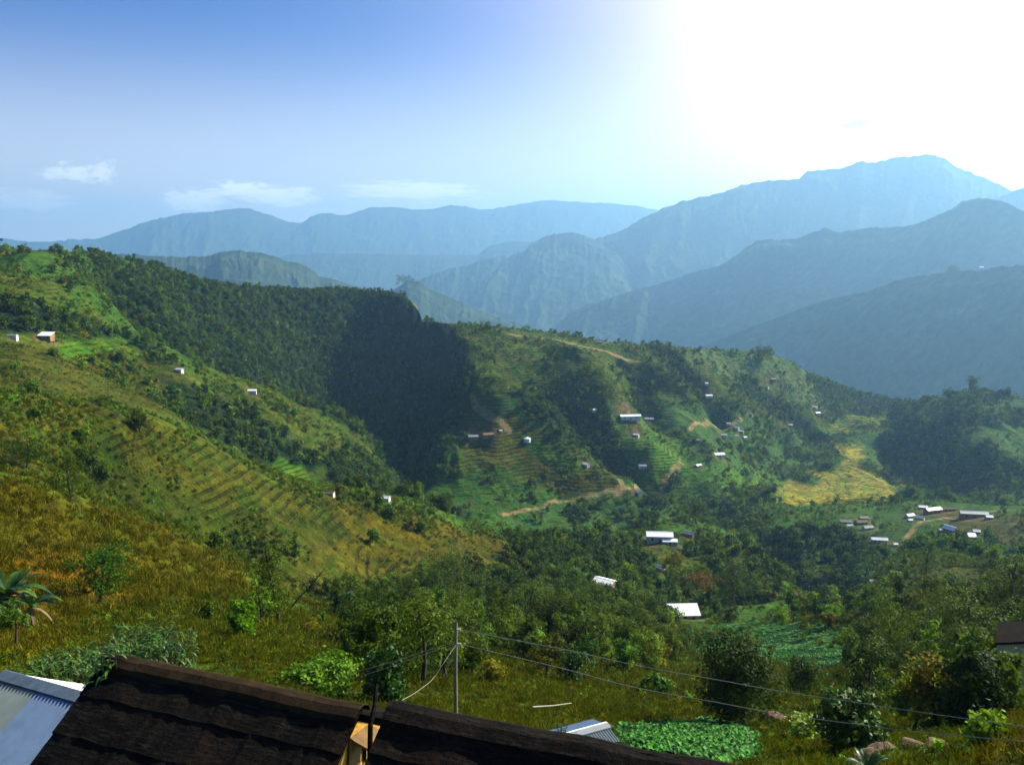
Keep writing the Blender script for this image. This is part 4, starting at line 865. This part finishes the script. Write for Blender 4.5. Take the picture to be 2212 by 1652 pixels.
pobj('ridge_cap', merge(prism([c0, c1, c1+dn*.22, c0+dn*.22], [c0+up*.6, c1+up*.6, c1+dn*.22+up*.6, c0+dn*.22+up*.6]), prism([c0, c1, c1+bk*.2, c0+bk*.2], [c0+up*.6, c1+up*.6, c1+bk*.2+up*.6, c0+bk*.2+up*.6])), 'tin_white', rfs)
w0 = [ra.lerp(f0, .88), ra.lerp(g0, .88)]; 
pobj('wall', prism([w0[0]+us*.3-o4-Vector((0, 0, 3)), w0[0]+us*4.2-o4-Vector((0, 0, 3)), w0[1]+us*4.2-o4-Vector((0, 0, 3)), w0[1]+us*.3-o4-Vector((0, 0, 3))],
      [w0[0]+us*.3-o4-Vector((0, 0, .06)), w0[0]+us*4.2-o4-Vector((0, 0, .06)), w0[1]+us*4.2-o4-Vector((0, 0, .06)), w0[1]+us*.3-o4-Vector((0, 0, .06))]), 'wall_brick', root4)
KEEP.append((ra.x-1, ra.y-1, 4.2)); KEEP.append((-6, 15, 7.5)); KEEP.append((0, 11, 8)); KEEP.append((-13, 19, 5.5))
# white walled house at the right edge
p = at(2256, 1500); root5 = link(bpy.data.objects.new('farmhouse', None)); root5.location = p; root5.rotation_euler = (0, 0, math.radians(-34)); tag(root5, 'white walled house with a dark roof cut off by the right edge', 'house')
k = p.length/FL; hh = 100*k; ww = 74*k
prof = [(-ww, -2), (ww, -2), (ww, hh), (0, hh*1.24), (-ww, hh)]
pobj('wall', prism([(x, -ww*.8, z) for x, z in prof], [(x, ww*.2, z) for x, z in prof]), 'wall_white', root5)
pobj('roof', merge(*[prism([(0, -ww*1.0, hh*1.24+.06), (s_*ww*1.06, -ww*1.0, hh*.986+.06), (s_*ww*1.06, -ww*1.0, hh*.986+.20), (0, -ww*1.0, hh*1.24+.22)], [(0, ww*.3, hh*1.24+.06), (s_*ww*1.06, ww*.3, hh*.986+.06), (s_*ww*1.06, ww*.3, hh*.986+.20), (0, ww*.3, hh*1.24+.22)]) for s_ in (-1, 1)]), 'old_roof', root5)
KEEP.append((p.x, p.y, ww*1.3))
# utility pole and wires
p = at(985, 1566, 30); rp = math.hypot(p.x, p.y); top = pt_r(988, 1342, rp); top.x, top.y = p.x+.05, p.y
M['pole'] = plain('pale_pole', (.20, .19, .13), .7, .25, 6); M['wire'] = plain('wire', (.28, .28, .22), .5, .1); M['wire_dark'] = plain('dark_wire', (.015, .02, .015), .6, .1); M['insulator'] = plain('insulator', (.55, .53, .46), .3, .1, spec=.6)
root6 = link(bpy.data.objects.new('utility_pole', None)); root6.location = p; tag(root6, 'thin pale utility pole carrying wires beyond the old roofs', 'utility pole')
V, F = tube([(0, 0, -1), (0, 0, 2), (0.05, 0, (top.z-p.z))], [.085, .08, .06], 10); pobj('shaft', (V, F), 'pole', root6)
def on_pole(py, dx=.0): q = pt_r(988, py, rp); return Vector((p.x+.05+dx, p.y-.05, q.z))
for py in (1358, 1389):
    q = on_pole(py, .16)-p; V, F = tube([q+Vector((-.14, 0, 0)), q+Vector((.02, 0, 0)), q+Vector((.02, 0, .02))], [.03, .06, .05], 8); pobj('insulator', (V, F), 'insulator', root6)
def wire(pts, label, mat='wire', r=.02):
    P = [Vector(q) for q in pts]; t = np.linspace(0, 1, len(P)); tt = np.linspace(0, 1, 40)
    Q = np.stack([pchip(t, np.array([v[c] for v in P]), tt) for c in range(3)], 1); V, F = tube(Q, r, 5); tag(pobj('wire', (V, F), mat), label, 'wire')
def rr_(x): return np.interp(x, [988, 2212], [rp, 21.])
wire([on_pole(1358, .16)]+[pt_r(x, y, float(rr_(x))) for x, y in [(1300, 1420), (1600, 1477), (1900, 1524), (2212, 1568), (2330, 1582)]], 'upper pale wire running from the utility pole to the right edge', r=.012)
wire([on_pole(1389, .16)]+[pt_r(x, y, float(rr_(x))) for x, y in [(1300, 1466), (1600, 1526), (1900, 1570), (2212, 1600), (2330, 1609)]], 'lower pale wire running from the utility pole to the right edge', r=.012)
wire([on_pole(1390), pt_r(945, 1452, rp*.94), pt_r(905, 1490, rp*.86), pt_r(868, 1512, rp*.8)], 'slack grey wire dropping from the pole towards the roof gap', 'wire', .008)
wire([on_pole(1384), pt_r(930, 1402, rp*.94), pt_r(850, 1428, rp*.88), pt_r(770, 1450, rp*.85), pt_r(600, 1490, rp*.82), pt_r(450, 1560, rp*.8)], 'upper dark wire running left from the pole across the trees', 'wire_dark', .008)
wire([on_pole(1388), pt_r(930, 1408, rp*.94), pt_r(850, 1437, rp*.88), pt_r(770, 1462, rp*.85), pt_r(600, 1505, rp*.82), pt_r(450, 1580, rp*.8)], 'lower dark wire running left from the pole across the trees', 'wire_dark', .008)
wire([on_pole(1392), pt_r(972, 1430, rp-2), pt_r(958, 1462, rp-4)], 'short dark stay wire close beside the utility pole', 'wire_dark', .008)
# bamboo rod lying on the grass
a, b = at(1150, 1562, 30)+Vector((0, 0, .8)), at(1234, 1546, 30)+Vector((0, 0, .8)); V, F = tube([a, (a+b)/2+Vector((0, 0, -.04)), b], [.035, .03, .025], 6)
tag(pobj('bamboo_pole', (V, F), 'wire'), 'pale bamboo rod lying on the grass behind the tin shed', 'bamboo pole')
# rocks
M['rock'] = plain('rock', (.12, .085, .055), .95, .45, 1.6, spec=.1, bump=1.0, coord='Object')
def rock(px, py, w, hpx, label, seed, rot=0):
    p = at(px, py); k = p.length/FL; R_ = np.random.default_rng(seed)
    import bmesh
    bm = bmesh.new(); bmesh.ops.create_icosphere(bm, subdivisions=4, radius=1)
    V = np.array([v.co[:] for v in bm.verts]); F = np.array([[v.index for v in f.verts] for f in bm.faces]); bm.free()
    pl = sph(14)[:, :]; dd = np.full(len(V), 9.)
    for q in pl: d_ = V@q; dd = np.where(d_ > .01, np.minimum(dd, .62/np.maximum(d_, .01)), dd)
    V = V*np.minimum(dd, 1.1)[:, None]; V += .06*np.stack([fbm(V[:, 0]*3+seed, V[:, 1]*3+V[:, 2], seed+i, 3) for i in range(3)], 1)
    V[:, 2] += .10*ridged(V[:, 0]*2.2+seed, V[:, 1]*.6, seed, 3); V *= np.array([w*k*.5, w*k*.4, hpx*k*.5]); me = mesh_np('rock', V, F, [M['rock']], smooth=False)
    o = link(bpy.data.objects.new('rock', me)); o.location = p+Vector((0, 0, hpx*k*.08)); o.rotation_euler = (0, 0, rot); tag(o, label, 'rock'); KEEP.append((p.x, p.y, w*k*.6))
for a in [(1662, 1560, 62, 34, 'large grooved grey brown boulder behind the cabbage garden', 1, -.4), (1868, 1606, 74, 26, 'flat brown boulder right of the mustard patch', 2, .2), (1905, 1618, 70, 20, 'low tan rock slab touching the flat brown boulder', 3, -.1),
          (1880, 1636, 60, 22, 'dark ledge of rock above the banana leaf at the bottom', 4, .3), (1975, 1612, 66, 18, 'pale pinkish rock ledge left of its pale twin', 5, 0), (2020, 1612, 54, 16, 'pale pinkish rock ledge right of its pale twin', 6, .2),
          (1545, 1512, 22, 12, 'small tan stone beside the big hedge shaped bush', 7, 0), (1500, 1520, 16, 10, 'small brown stone above the lower cabbage garden', 8, 0), (1310, 1540, 18, 10, 'little tan stone behind the tin shed', 9, 0)]: rock(*a)
#@@PLANTS
# ------------------------------------------------------------------ single trees and bushes
def hero(px, py, hpx, wpx, shape, leafm, label, nl=2600, ls=.22, cat='tree', name=None, r=None, seed=None, **kw):
    p = pt_r(px, py, r) if r else at(px, py); k = p.length/FL; H = hpx*k*1.04; Wd = wpx*k
    nm = name or ('tree' if cat == 'tree' else 'bush'); ls = max(ls, 1.5*p.length/835)
    o = make_tree(nm, shape, H, Wd, leafm, nl, ls, seed or (int(px)*7+int(py)) % 997, label, cat, **kw); o.location = p-Vector((0, 0, .1)); KEEP.append((p.x, p.y, Wd*.4)); return o
T_ = [
 (592, 1345, 158, 66, 'column', 'leaf_dark', 'tall dark ivy covered column of a tree on the ochre slope', 4200),
 (222, 1300, 118, 118, 'round', 'leaf_mid', 'loose mid green tree standing alone on the left ochre slope', 3600),
 (155, 1075, 95, 80, 'cone', 'leaf_dark', 'dark feathery tree against the terraced hill on the left', 2400),
 (60, 1010, 60, 90, 'round', 'leaf_dark', 'broad dark tree at the far left below the yellow green crest', 2200),
 (1910, 1448, 135, 128, 'round', 'leaf_dark', 'round dark tree with a bare trunk beyond the cabbage field', 5200),
 (1728, 1500, 90, 92, 'bush', 'leaf_dark', 'rounded dark tree just right of the big hedge shaped bush', 3000),
 (1880, 1502, 76, 88, 'bush', 'leaf_mid', 'medium bushy tree below the round dark tree', 2600),
 (2085, 1440, 150, 170, 'round', 'leaf_dark', 'wide shady tree near the right edge above the white walled house', 5200),
 (2190, 1360, 150, 150, 'round', 'leaf_dark', 'big dark tree cut by the right edge above the dark roof', 4800),
 (1985, 1345, 66, 60, 'round', 'leaf_olive', 'olive tree left of the big dark edge tree', 1800),
 (2082, 1575, 165, 120, 'hedge', 'leaf_dark', 'tall vine draped tree left of the white walled house', 5200),
 (2152, 1552, 135, 92, 'hedge', 'leaf_dark', 'narrow rounded vine draped tree touching the white wall', 4200),
 (1975, 1575, 105, 110, 'round', 'leaf_mid', 'leafy tree between the sparkling tree and the vine draped trees', 3200),
 (1835, 1622, 130, 120, 'hedge', 'leaf_glossy', 'sparkling glossy leaved tree above the flat boulders', 3800),
 (1578, 1308, 104, 80, 'round', 'leaf_dark', 'dark flat topped tree with a visible trunk on the knoll', 3000),
 (1690, 1350, 46, 46, 'bush', 'leaf_lime', 'lime green small tree at the right end of the knoll', 1500),
 (985, 1312, 112, 150, 'round', 'leaf_dark', 'broad black green tree behind the utility pole', 4600),
 (985, 1380, 120, 110, 'round', 'leaf_dark', 'dark tree directly behind the top of the utility pole', 3600),
 (860, 1420, 130, 120, 'round', 'leaf_dark', 'dark tree left of the broad black green tree', 3600),
 (800, 1458, 150, 120, 'round', 'leaf_dark', 'deep green tree rising behind the vivid green bush', 3800),
 (830, 1516, 130, 90, 'hedge', 'leaf_glossy', 'shiny pale leaved tree right behind the crooked post', 3200),
 (1080, 1402, 80, 76, 'round', 'leaf_mid', 'mid green tree right of the utility pole top', 2400),
 (1235, 1290, 70, 64, 'round', 'leaf_mid', 'green domed tree left of the half built house', 1900),
 (1150, 1360, 110, 100, 'round', 'leaf_dark', 'dark tree in the middle of the central thicket', 2800),
 (1180, 1460, 90, 86, 'sparse', 'leaf_olive', 'sparse olive tree under the upper wire', 1800),
 (1240, 1478, 84, 70, 'hedge', 'leaf_glossy', 'pale glinting tree between the wires right of the pole', 2200),
 (1352, 1262, 50, 30, 'column', 'leaf_lime', 'slim yellow green tree right of the half built house', 900),
 (1510, 1296, 60, 90, 'round', 'leaf_rust', 'rusty orange leaved tree on the knoll', 2000),
 (1450, 1250, 74, 56, 'round', 'leaf_olive', 'yellow olive tree standing between the two white roofs', 1800),
 (1870, 1262, 60, 50, 'cone', 'leaf_mid', 'pale green pointed tree in the mouth of the dark ravine', 1300),
 (2005, 1250, 74, 36, 'cone', 'leaf_dark', 'tall narrow dark tree on the mound right of the ravine', 1300),
 (1755, 1262, 66, 54, 'cone', 'leaf_mid', 'blue green pointed tree rising from the ravine left side', 1300),
 (1415, 1110, 42, 52, 'round', 'leaf_dark', 'round dark tree above the large brilliant white roof', 1300),
 (1500, 1128, 48, 60, 'round', 'leaf_dark', 'big dark tree right behind the folded tin roof', 1500),
 (1455, 1055, 40, 50, 'round', 'leaf_dark', 'dark round tree right of the dirt path bend', 1200),
 (1648, 778, 36, 54, 'round', 'leaf_dark', 'large hazy blue green tree on the ridge skyline right of centre', 1100),
 (1055, 711, 13, 14, 'round', 'leaf_dark', 'single small dark tree on the ridge where the far spur meets it', 300),
 (2100, 850, 30, 26, 'round', 'leaf_dark', 'tallest tree on the crest of the right wooded hill', 700),
 (2165, 866, 22, 28, 'round', 'leaf_dark', 'round tree at the right on the crest of the wooded hill', 600),
 (2052, 862, 20, 30, 'round', 'leaf_dark', 'broad tree left of the tallest one on the wooded crest', 600),
 (820, 992, 42, 26, 'column', 'leaf_mid', 'blue green feathery tree at the brink of the dark ravine', 900),
 (845, 1003, 36, 22, 'column', 'leaf_mid', 'shorter feathery tree right of the one at the ravine brink', 800),
 (862, 985, 26, 16, 'column', 'leaf_olive', 'pale thin tree leaning over the dark ravine', 500),
]
for px, py, hp, wp, sh, lm, lab, nl in T_: hero(px, py, hp, wp, sh, lm, lab, nl)
hero(880, 614, 17, 62, 'round', 'leaf_dark', 'clump shaped tree on top of the small hazy blue hill', 700, r=4180)
hero(2062, 588, 13, 24, 'round', 'leaf_dark', 'lone dark tree on the skyline of the nearest hazy right ridge', 400, r=2700)
B_ = [
 (1600, 1562, 165, 182, 'hedge', 'leaf_dark', 'giant dark hedge shaped bush with a lit mossy top beside the wires', 9000),
 (520, 1375, 74, 62, 'bush', 'leaf_lime', 'bright green rounded bush on the ochre slope', 2600),
 (452, 1340, 40, 34, 'bush', 'leaf_dark', 'small dark bush left of the bright green bush', 900),
 (545, 1345, 40, 40, 'bush', 'leaf_dark', 'small dark bush between the bright bush and the ivy column', 900),
 (705, 1490, 70, 180, 'bush', 'leaf_mid', 'wide vivid green bush just behind the dark roof ridge', 6500),
 (690, 1350, 40, 40, 'bush', 'leaf_dark', 'dark bush right of the leaning bare tree', 800),
 (1060, 1480, 56, 70, 'bush', 'leaf_olive', 'dry olive brown bush beside the utility pole', 1500),
 (1610, 1402, 46, 44, 'bush', 'leaf_mid', 'upright bush inside the cabbage field', 1100),
 (1505, 1402, 40, 30, 'bush', 'leaf_dark', 'dark small bush at the left edge of the cabbage field', 900),
 (1575, 1345, 44, 44, 'bush', 'leaf_dark', 'dark round bush right of the single white shed', 1100),
 (1800, 1340, 36, 60, 'bush', 'leaf_lime', 'yellow green shrub between the field and the ravine', 1400),
 (1750, 1600, 44, 110, 'bush', 'mustard', 'low bright mustard green shrub patch behind the boulders', 5000),
 (2130, 1612, 60, 60, 'bush', 'leaf_mid', 'rounded shrub on the orange slope at the lower right', 2200),
]
for px, py, hp, wp, sh, lm, lab, nl in B_: hero(px, py, hp, wp, sh, lm, lab, nl, cat='bush', ls=.26 if py < 1450 else .22)
# leaning bare tree
def bare_tree():
    a, b = at(622, 1318), None; k = a.length/FL; root = link(bpy.data.objects.new('bare_tree', None)); root.location = a; tag(root, 'leaning leafless dark tree on the ochre slope right of the ivy column', 'tree')
    L = 95*k; V, F = tube([(0, 0, -.2), (.25*L, 0, .3*L), (.5*L, 0, .52*L), (.72*L, 0, .82*L)], [.14, .11, .08, .03], 7); pobj('trunk', (V, F), 'bark', root)
    R = random.Random(3); ps = []
    for i in range(16):
        t = R.uniform(.45, 1); s_ = (.72*L*t, 0, .82*L*t**1.05); e = (s_[0]+R.uniform(-.3, .3)*L, R.uniform(-.2, .2)*L, s_[2]+R.uniform(.0, .28)*L)
        ps.append(tube([s_, ((s_[0]+e[0])/2, e[1]/2, (s_[2]+e[2])/2+.1), e], [.05, .035, .015], 4))
    V, F = cat_(ps); pobj('branches', (V, F), 'bark', root)
bare_tree()
# banana plants and broad leaved plants
def arch_leaf(base, az_, L, Wd, rise, droop, n=9, fold=.18):
    V, F = [], []; d_ = Vector((math.cos(az_), math.sin(az_), 0)); sdv = Vector((-math.sin(az_), math.cos(az_), 0))
    for i in range(n+1):
        t = i/n; c = Vector(base)+d_*(L*(t**.9)*(.55+.45*droop))+Vector((0, 0, L*(rise*t-droop*t*t))); w = Wd*.5*math.sin(PI*min(1, .08+t*.92))**.7*(1 if i < n else .05)
        V += [c-sdv*w+Vector((0, 0, fold*w)), c, c+sdv*w+Vector((0, 0, fold*w))]
        if i: o = 3*i; F += [(o-3, o-2, o+1, o), (o-2, o-1, o+2, o+1)]
    return V, F
def banana(px, py, hpx, label, seed, r=None):
    p = pt_r(px, py, r) if r else at(px, py); k = p.length/FL; H = hpx*k; R = random.Random(seed); root = link(bpy.data.objects.new('banana_plant', None)); root.location = p-Vector((0, 0, .1)); tag(root, label, 'banana plant')
    V, F = tube([(0, 0, 0), (.04, 0, H*.3), (.02, .03, H*.58)], [.16, .12, .07], 8); pobj('stem', (V, F), 'leaf_banana', root)
    for i in range(15):
        a = i*2.4+R.uniform(-.4, .4); pobj('leaf', arch_leaf((0, 0, H*.55), a, H*R.uniform(.55, .8), H*.15, R.uniform(.5, 1.3), R.uniform(.5, 1.0)), 'leaf_banana', root)
    for i in range(5):
        a = R.uniform(0, 6.3); pobj('dead_leaf', arch_leaf((0, 0, H*.5), a, H*.5, H*.09, .1, .95), 'thatch', root)
    KEEP.append((p.x, p.y, H*.25))
banana(22, 1345, 100, 'large banana plant at the left edge of the slope', 3); banana(72, 1352, 74, 'smaller banana plant right of the large one', 5)
banana(-12, 1352, 84, 'banana plant half cut off by the left edge', 8)
banana(1870, 1690, 62, 'banana plant whose leaf tips reach up at the bottom edge', 11)
def broadleaf(px, py, r, H, Wd, n, L, label, seed, base=None):
    p = pt_r(px, py, r); root = link(bpy.data.objects.new('broad_leaved_shrub', None)); gzz = gz(p.x, p.y); root.location = (p.x, p.y, gzz); tag(root, label, 'shrub')
    top = p.z-gzz; R = random.Random(seed); ps, ls_ = [], []
    for i in range(n):
        a = R.uniform(0, 2*PI); q = math.sqrt(R.uniform(0, 1))*Wd/2; z = top-H*R.uniform(0, 1)*(.35+.65*(q/(Wd/2))**2); b = (q*math.cos(a), q*math.sin(a), z)
        ls_.append(arch_leaf(b, R.uniform(0, 2*PI), L*R.uniform(.7, 1.3), L*.24, R.uniform(.2, .8), R.uniform(.6, 1.3), 4, .3))
        if i % 5 == 0: ps.append(tube([(b[0]*.2, b[1]*.2, -.2), (b[0]*.7, b[1]*.7, top*.5), b], [.03, .02, .01], 4))
    V, F = cat_(ps); pobj('stems', (V, F), 'bark', root); pobj('foliage', merge(*ls_), 'leaf_banana', root); KEEP.append((p.x, p.y, Wd*.3))
broadleaf(312, 1368, 27, 1.7, 3.0, 700, .30, 'dark shrub with long drooping shiny leaves behind the dark roof peak', 2)
broadleaf(225, 1405, 19.6, 1.0, .8, 120, .28, 'narrow shiny leaved shrub at the left verge of the dark roof', 4)
broadleaf(120, 1425, 26.5, .9, 2.4, 330, .30, 'low leafy shrub behind the blue grey tin roof', 6)
broadleaf(1213, 1562, 22, .7, .35, 40, .14, 'small sprig growing in front of the tin shed roof', 9)
# ------------------------------------------------------------------ thicket trees: the largest as single trees, the rest as one wood
PR = {}
def near_protos():
    L = [('round', 7.5, 6.0, 'leaf_dark'), ('round', 6.5, 5.6, 'leaf_dark'), ('round', 6.0, 5.0, 'leaf_mid'), ('round', 5.4, 4.6, 'leaf_olive'), ('column', 7.5, 3.0, 'leaf_dark'), ('sparse', 6.5, 4.4, 'leaf_mid'), ('hedge', 4.6, 4.6, 'leaf_dark'), ('bush', 3.6, 4.0, 'leaf_mid'), ('round', 5.5, 4.4, 'leaf_glossy'), ('cone', 7.5, 3.6, 'leaf_mid')]
    return L
NP = near_protos()
dens = TREE*np.where(GR < 120, .09, .06)
P, R_, (ii, jj), Rg = sample(dens, 5)
dark = TREE[ii, jj] > .6
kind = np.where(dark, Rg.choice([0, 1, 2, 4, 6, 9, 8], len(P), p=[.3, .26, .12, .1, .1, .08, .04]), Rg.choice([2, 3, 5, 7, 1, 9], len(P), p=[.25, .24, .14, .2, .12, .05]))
sc = Rg.uniform(.65, 1.2, len(P))*np.where(R_ < 200, .82, 1.0)*np.where(R_ < 110, .8, 1)
hz_ = np.array([q[1] for q in NP])
rzr = Rg.uniform(0, 2*PI, len(P)); ok = clear_of(P)
ppx, ppy = proj(P[:, 0], P[:, 1], P[:, 2]+3); sz = hz_[kind]*sc/R_
# keep views onto the cabbage field and the near houses open
ok &= ~((ppx > 1430) & (ppx < 1860) & (ppy > 1395) & (ppy < 1620) & (R_ < 170))
ok &= ~((ppy > 1500) & (ppx < 1330)) & ~((R_ < 60) & (ppx > 1300) & (ppx < 1680)) & (R_ > 27)
inf = ok & (ppx > -40) & (ppx < 2250) & (ppy < 1690)
rank = np.argsort(np.where(inf, -sz, 1)); NIND = 246; chosen = [int(i) for i in rank[:NIND*2] if inf[i]]
sel, rest_extra = [], []
for i in chosen:
    if len(sel) >= NIND: break
    if all((P[i, 0]-P[j, 0])**2+(P[i, 1]-P[j, 1])**2 > 4.5 for j in sel): sel.append(i)
def zone(x, y):
    if 620 <= x < 760: return 'beside the leaning bare tree'
    if 760 <= x < 900 and y < 1330: return 'at the upper left end of the big thicket'
    if 1130 <= x < 1300 and y < 1290: return 'on the shaded valley side left of the half built house'
    if 1040 <= x < 1240 and y >= 1290: return 'in the lower thicket just right of the utility pole'
    if 1240 <= x < 1460 and y >= 1350: return 'between the upper wire and the half built house'
    if 1900 <= x < 2080 and y >= 1330: return 'around the round dark tree at the right'
    if x < 620: return 'on the ochre slope at the left'
    if x < 900: return 'in the thicket left of the utility pole'
    if x < 1130 and y > 1290: return 'in the thicket around the utility pole'
    if y < 1215 and x < 1640: return 'around the white roofed farmhouse on the knoll'
    if x < 1460: return 'in the central thicket below the half built house'
    if x < 1760 and y < 1340: return 'on the knoll right of the single white shed'
    if y < 1330: return 'in the scrub below the wooded ravine'
    if x < 1900: return 'around the cabbage field'
    return 'in the scrub near the right edge'
ADJ = ['dark leafy tree', 'dark round crowned tree', 'mid green leafy tree', 'olive yellow leafy tree', 'narrow dark upright tree', 'thin crowned green tree', 'dense dark rounded tree', 'low spreading green tree', 'glossy leaved tree', 'pointed green tree']
PT = {}
zr = {}
for i in sel: zr.setdefault(zone(ppx[i], ppy[i]), []).append(float(R_[i]))
def depth_word(zn, r):
    v = sorted(zr[zn]); 
    if len(v) < 6: return ''
    q = (np.searchsorted(v, r)+.5)/len(v); return 'front ' if q < .3 else ('rear ' if q > .7 else '')
for i in sel:
    k = int(kind[i]); var = int(rzr[i]*10) % 2; key = (k, var)
    if key not in PT:
        s_, H, Wd, lm = NP[k]; o = make_tree('tree', s_, H, Wd, lm, 2300 if s_ != 'sparse' else 1100, .32 if lm != 'leaf_glossy' else .26, 40+k*3+var); PT[key] = o
    else: o = copy_tree(PT[key])
    o.location = P[i]-np.array([0, 0, .15]); o.rotation_euler = (0, 0, float(rzr[i])); s_ = float(sc[i]); o.scale = (s_, s_, s_*(.9+.2*float(Rg.uniform())))
    zn = zone(ppx[i], ppy[i]); hh_ = NP[k][1]*s_; sw_ = 'large ' if hh_ > 6.2 else ('small ' if hh_ < 4.3 else ''); lab_ = depth_word(zn, float(R_[i]))+sw_+ADJ[k]+' '+zn; lab_ = lab_ if len(lab_.split()) <= 16 else sw_+ADJ[k]+' '+zn; tag(o, lab_, 'tree', 'trees '+zn)
for k in [k for k in PT]: pass
msk = ok.copy(); msk[sel] = False
far_protos = [proto_mesh(s_, H, Wd, lm, 260, .85, 90+i) for i, (s_, H, Wd, lm) in enumerate(NP)]
mid_protos = [proto_mesh(s_, H, Wd, lm, 900, .48, 190+i) for i, (s_, H, Wd, lm) in enumerate(NP)]
pi_ = kind+np.where(R_ < 330, 10, 0)
scatter('woodland', P[msk]-np.array([0, 0, .2]), rzr[msk], sc[msk]*np.where(R_[msk] > 500, .92, 1), pi_[msk], far_protos+mid_protos)
# shrubs
sd_ = SHR*np.where(GR > 420, .11, np.where(GR > 140, 1.0, np.where(GR > 60, 1.0, 2.0)))*sstep(14, 24, GR)
P, R_, (ii, jj), Rg = sample(sd_, 6, 120000); ok = clear_of(P); cc = COL[ii, jj]; ochre = cc[:, 0] > cc[:, 1]*.95
bk = Rg.choice(4, len(P)); kk = np.where(ochre, np.choose(bk, [2, 2, 0, 1]), np.where(R_ > 420, np.choose(bk, [1, 1, 0, 2]), np.choose(bk, [0, 1, 0, 2]))); kk = np.where(Rg.uniform(size=len(P)) < .05, 4, kk)
base = np.where(R_ > 420, Rg.uniform(.8, 2.4, len(P)), np.where(R_ > 140, Rg.uniform(.5, 1.6, len(P)), Rg.uniform(.22, .75, len(P))*np.where(R_ < 60, .75, 1)))*np.where(ochre, .75, 1)
shrub_p = [proto_mesh('bush', 1.0, 1.3, lm, 130, .20, 300+i, trunk=False) for i, lm in enumerate(['leaf_dark', 'leaf_mid', 'leaf_olive', 'dry_grass', 'leaf_lime'])]
scatter('shrubs', P[ok], Rg.uniform(0, 6.28, ok.sum()), base[ok], kk[ok], shrub_p)
# grass tufts on the near slopes
def tuft(mat, n, h, spread, seed, w=.03):
    R = np.random.default_rng(seed); P0 = np.stack([R.normal(0, spread, n), R.normal(0, spread, n), np.zeros(n)], 1); d = np.stack([R.normal(0, .45, n), R.normal(0, .45, n), np.ones(n)], 1)*h*R.uniform(.5, 1.1, (n, 1))
    s_ = sph(n); s_[:, 2] = 0; s_ *= w; V = np.stack([P0-s_, P0+s_, P0+d*.6+s_*.7, P0+d+np.array([.1, 0, -.1])*h], 1).reshape(-1, 3)
    return mesh_np('grass_tuft', V, np.arange(4*n).reshape(-1, 4), [M[mat]], smooth=False)
tp = [tuft('dry_grass', 40, .34, .24, 1), tuft('green_grass', 40, .30, .24, 2), tuft('green_grass', 34, .42, .3, 3, .035), tuft('dry_grass', 30, .5, .3, 4, .03)]
crop = (COL[..., 1] > COL[..., 0]*3.2)
gd = np.where(GR < 40, 5, np.where(GR < 70, 3.5, np.where(GR < 110, 1.3, .5)))*(GR < 200)*(GR > 13)*(~crop)
P, R_, (ii, jj), Rg = sample(gd, 8, 45000); ok = clear_of(P); cc = COL[ii, jj]; ochre = cc[:, 0] > cc[:, 1]*1.05
kk = np.where(ochre, np.choose(Rg.choice(4, len(P)), [0, 3, 0, 1]), np.choose(Rg.choice(4, len(P)), [1, 2, 1, 0]))
scatter('grass', P[ok], Rg.uniform(0, 6.28, ok.sum()), (Rg.uniform(.6, 1.3, len(P))*np.where(R_ > 70, 1.7, np.where(R_ < 45, .62, 1)))[ok], kk[ok], tp)
# leafy crops
def crop_plant(mat, n, L, seed, rise=.7):
    R = random.Random(seed); return [arch_leaf((0, 0, .05), i*2.4+R.uniform(-.3, .3), L*R.uniform(.7, 1.2), L*.75, R.uniform(.5, 1.1)*rise, R.uniform(.3, .9), 3, .3) for i in range(n)]
def cp_mesh(*a):
    V, F = merge(*crop_plant(*a)); return mesh_np('leafy_crop', np.array(V), np.array(F), [M[a[0]]], smooth=False)
gd = crop*np.where(GR < 80, 13.0, 4.0)*(GR < 270)*np.clip(.45+2.6*fbm(GX/2.2, GY/2.2, 77, 2)+1.2*fbm(GX/9, GY/9, 78, 2), .0, 1.4)
P, R_, (ii, jj), Rg = sample(gd, 9, 34000); ok = clear_of(P)
scatter('cabbage_crop', P[ok], Rg.uniform(0, 6.28, ok.sum()), (Rg.uniform(.45, 1.35, len(P))*np.where(R_ > 80, 1.3, 1))[ok], Rg.integers(0, 2, ok.sum()), [cp_mesh('cabbage', 9, .21, 1), cp_mesh('cabbage', 7, .25, 2, 1.0)])
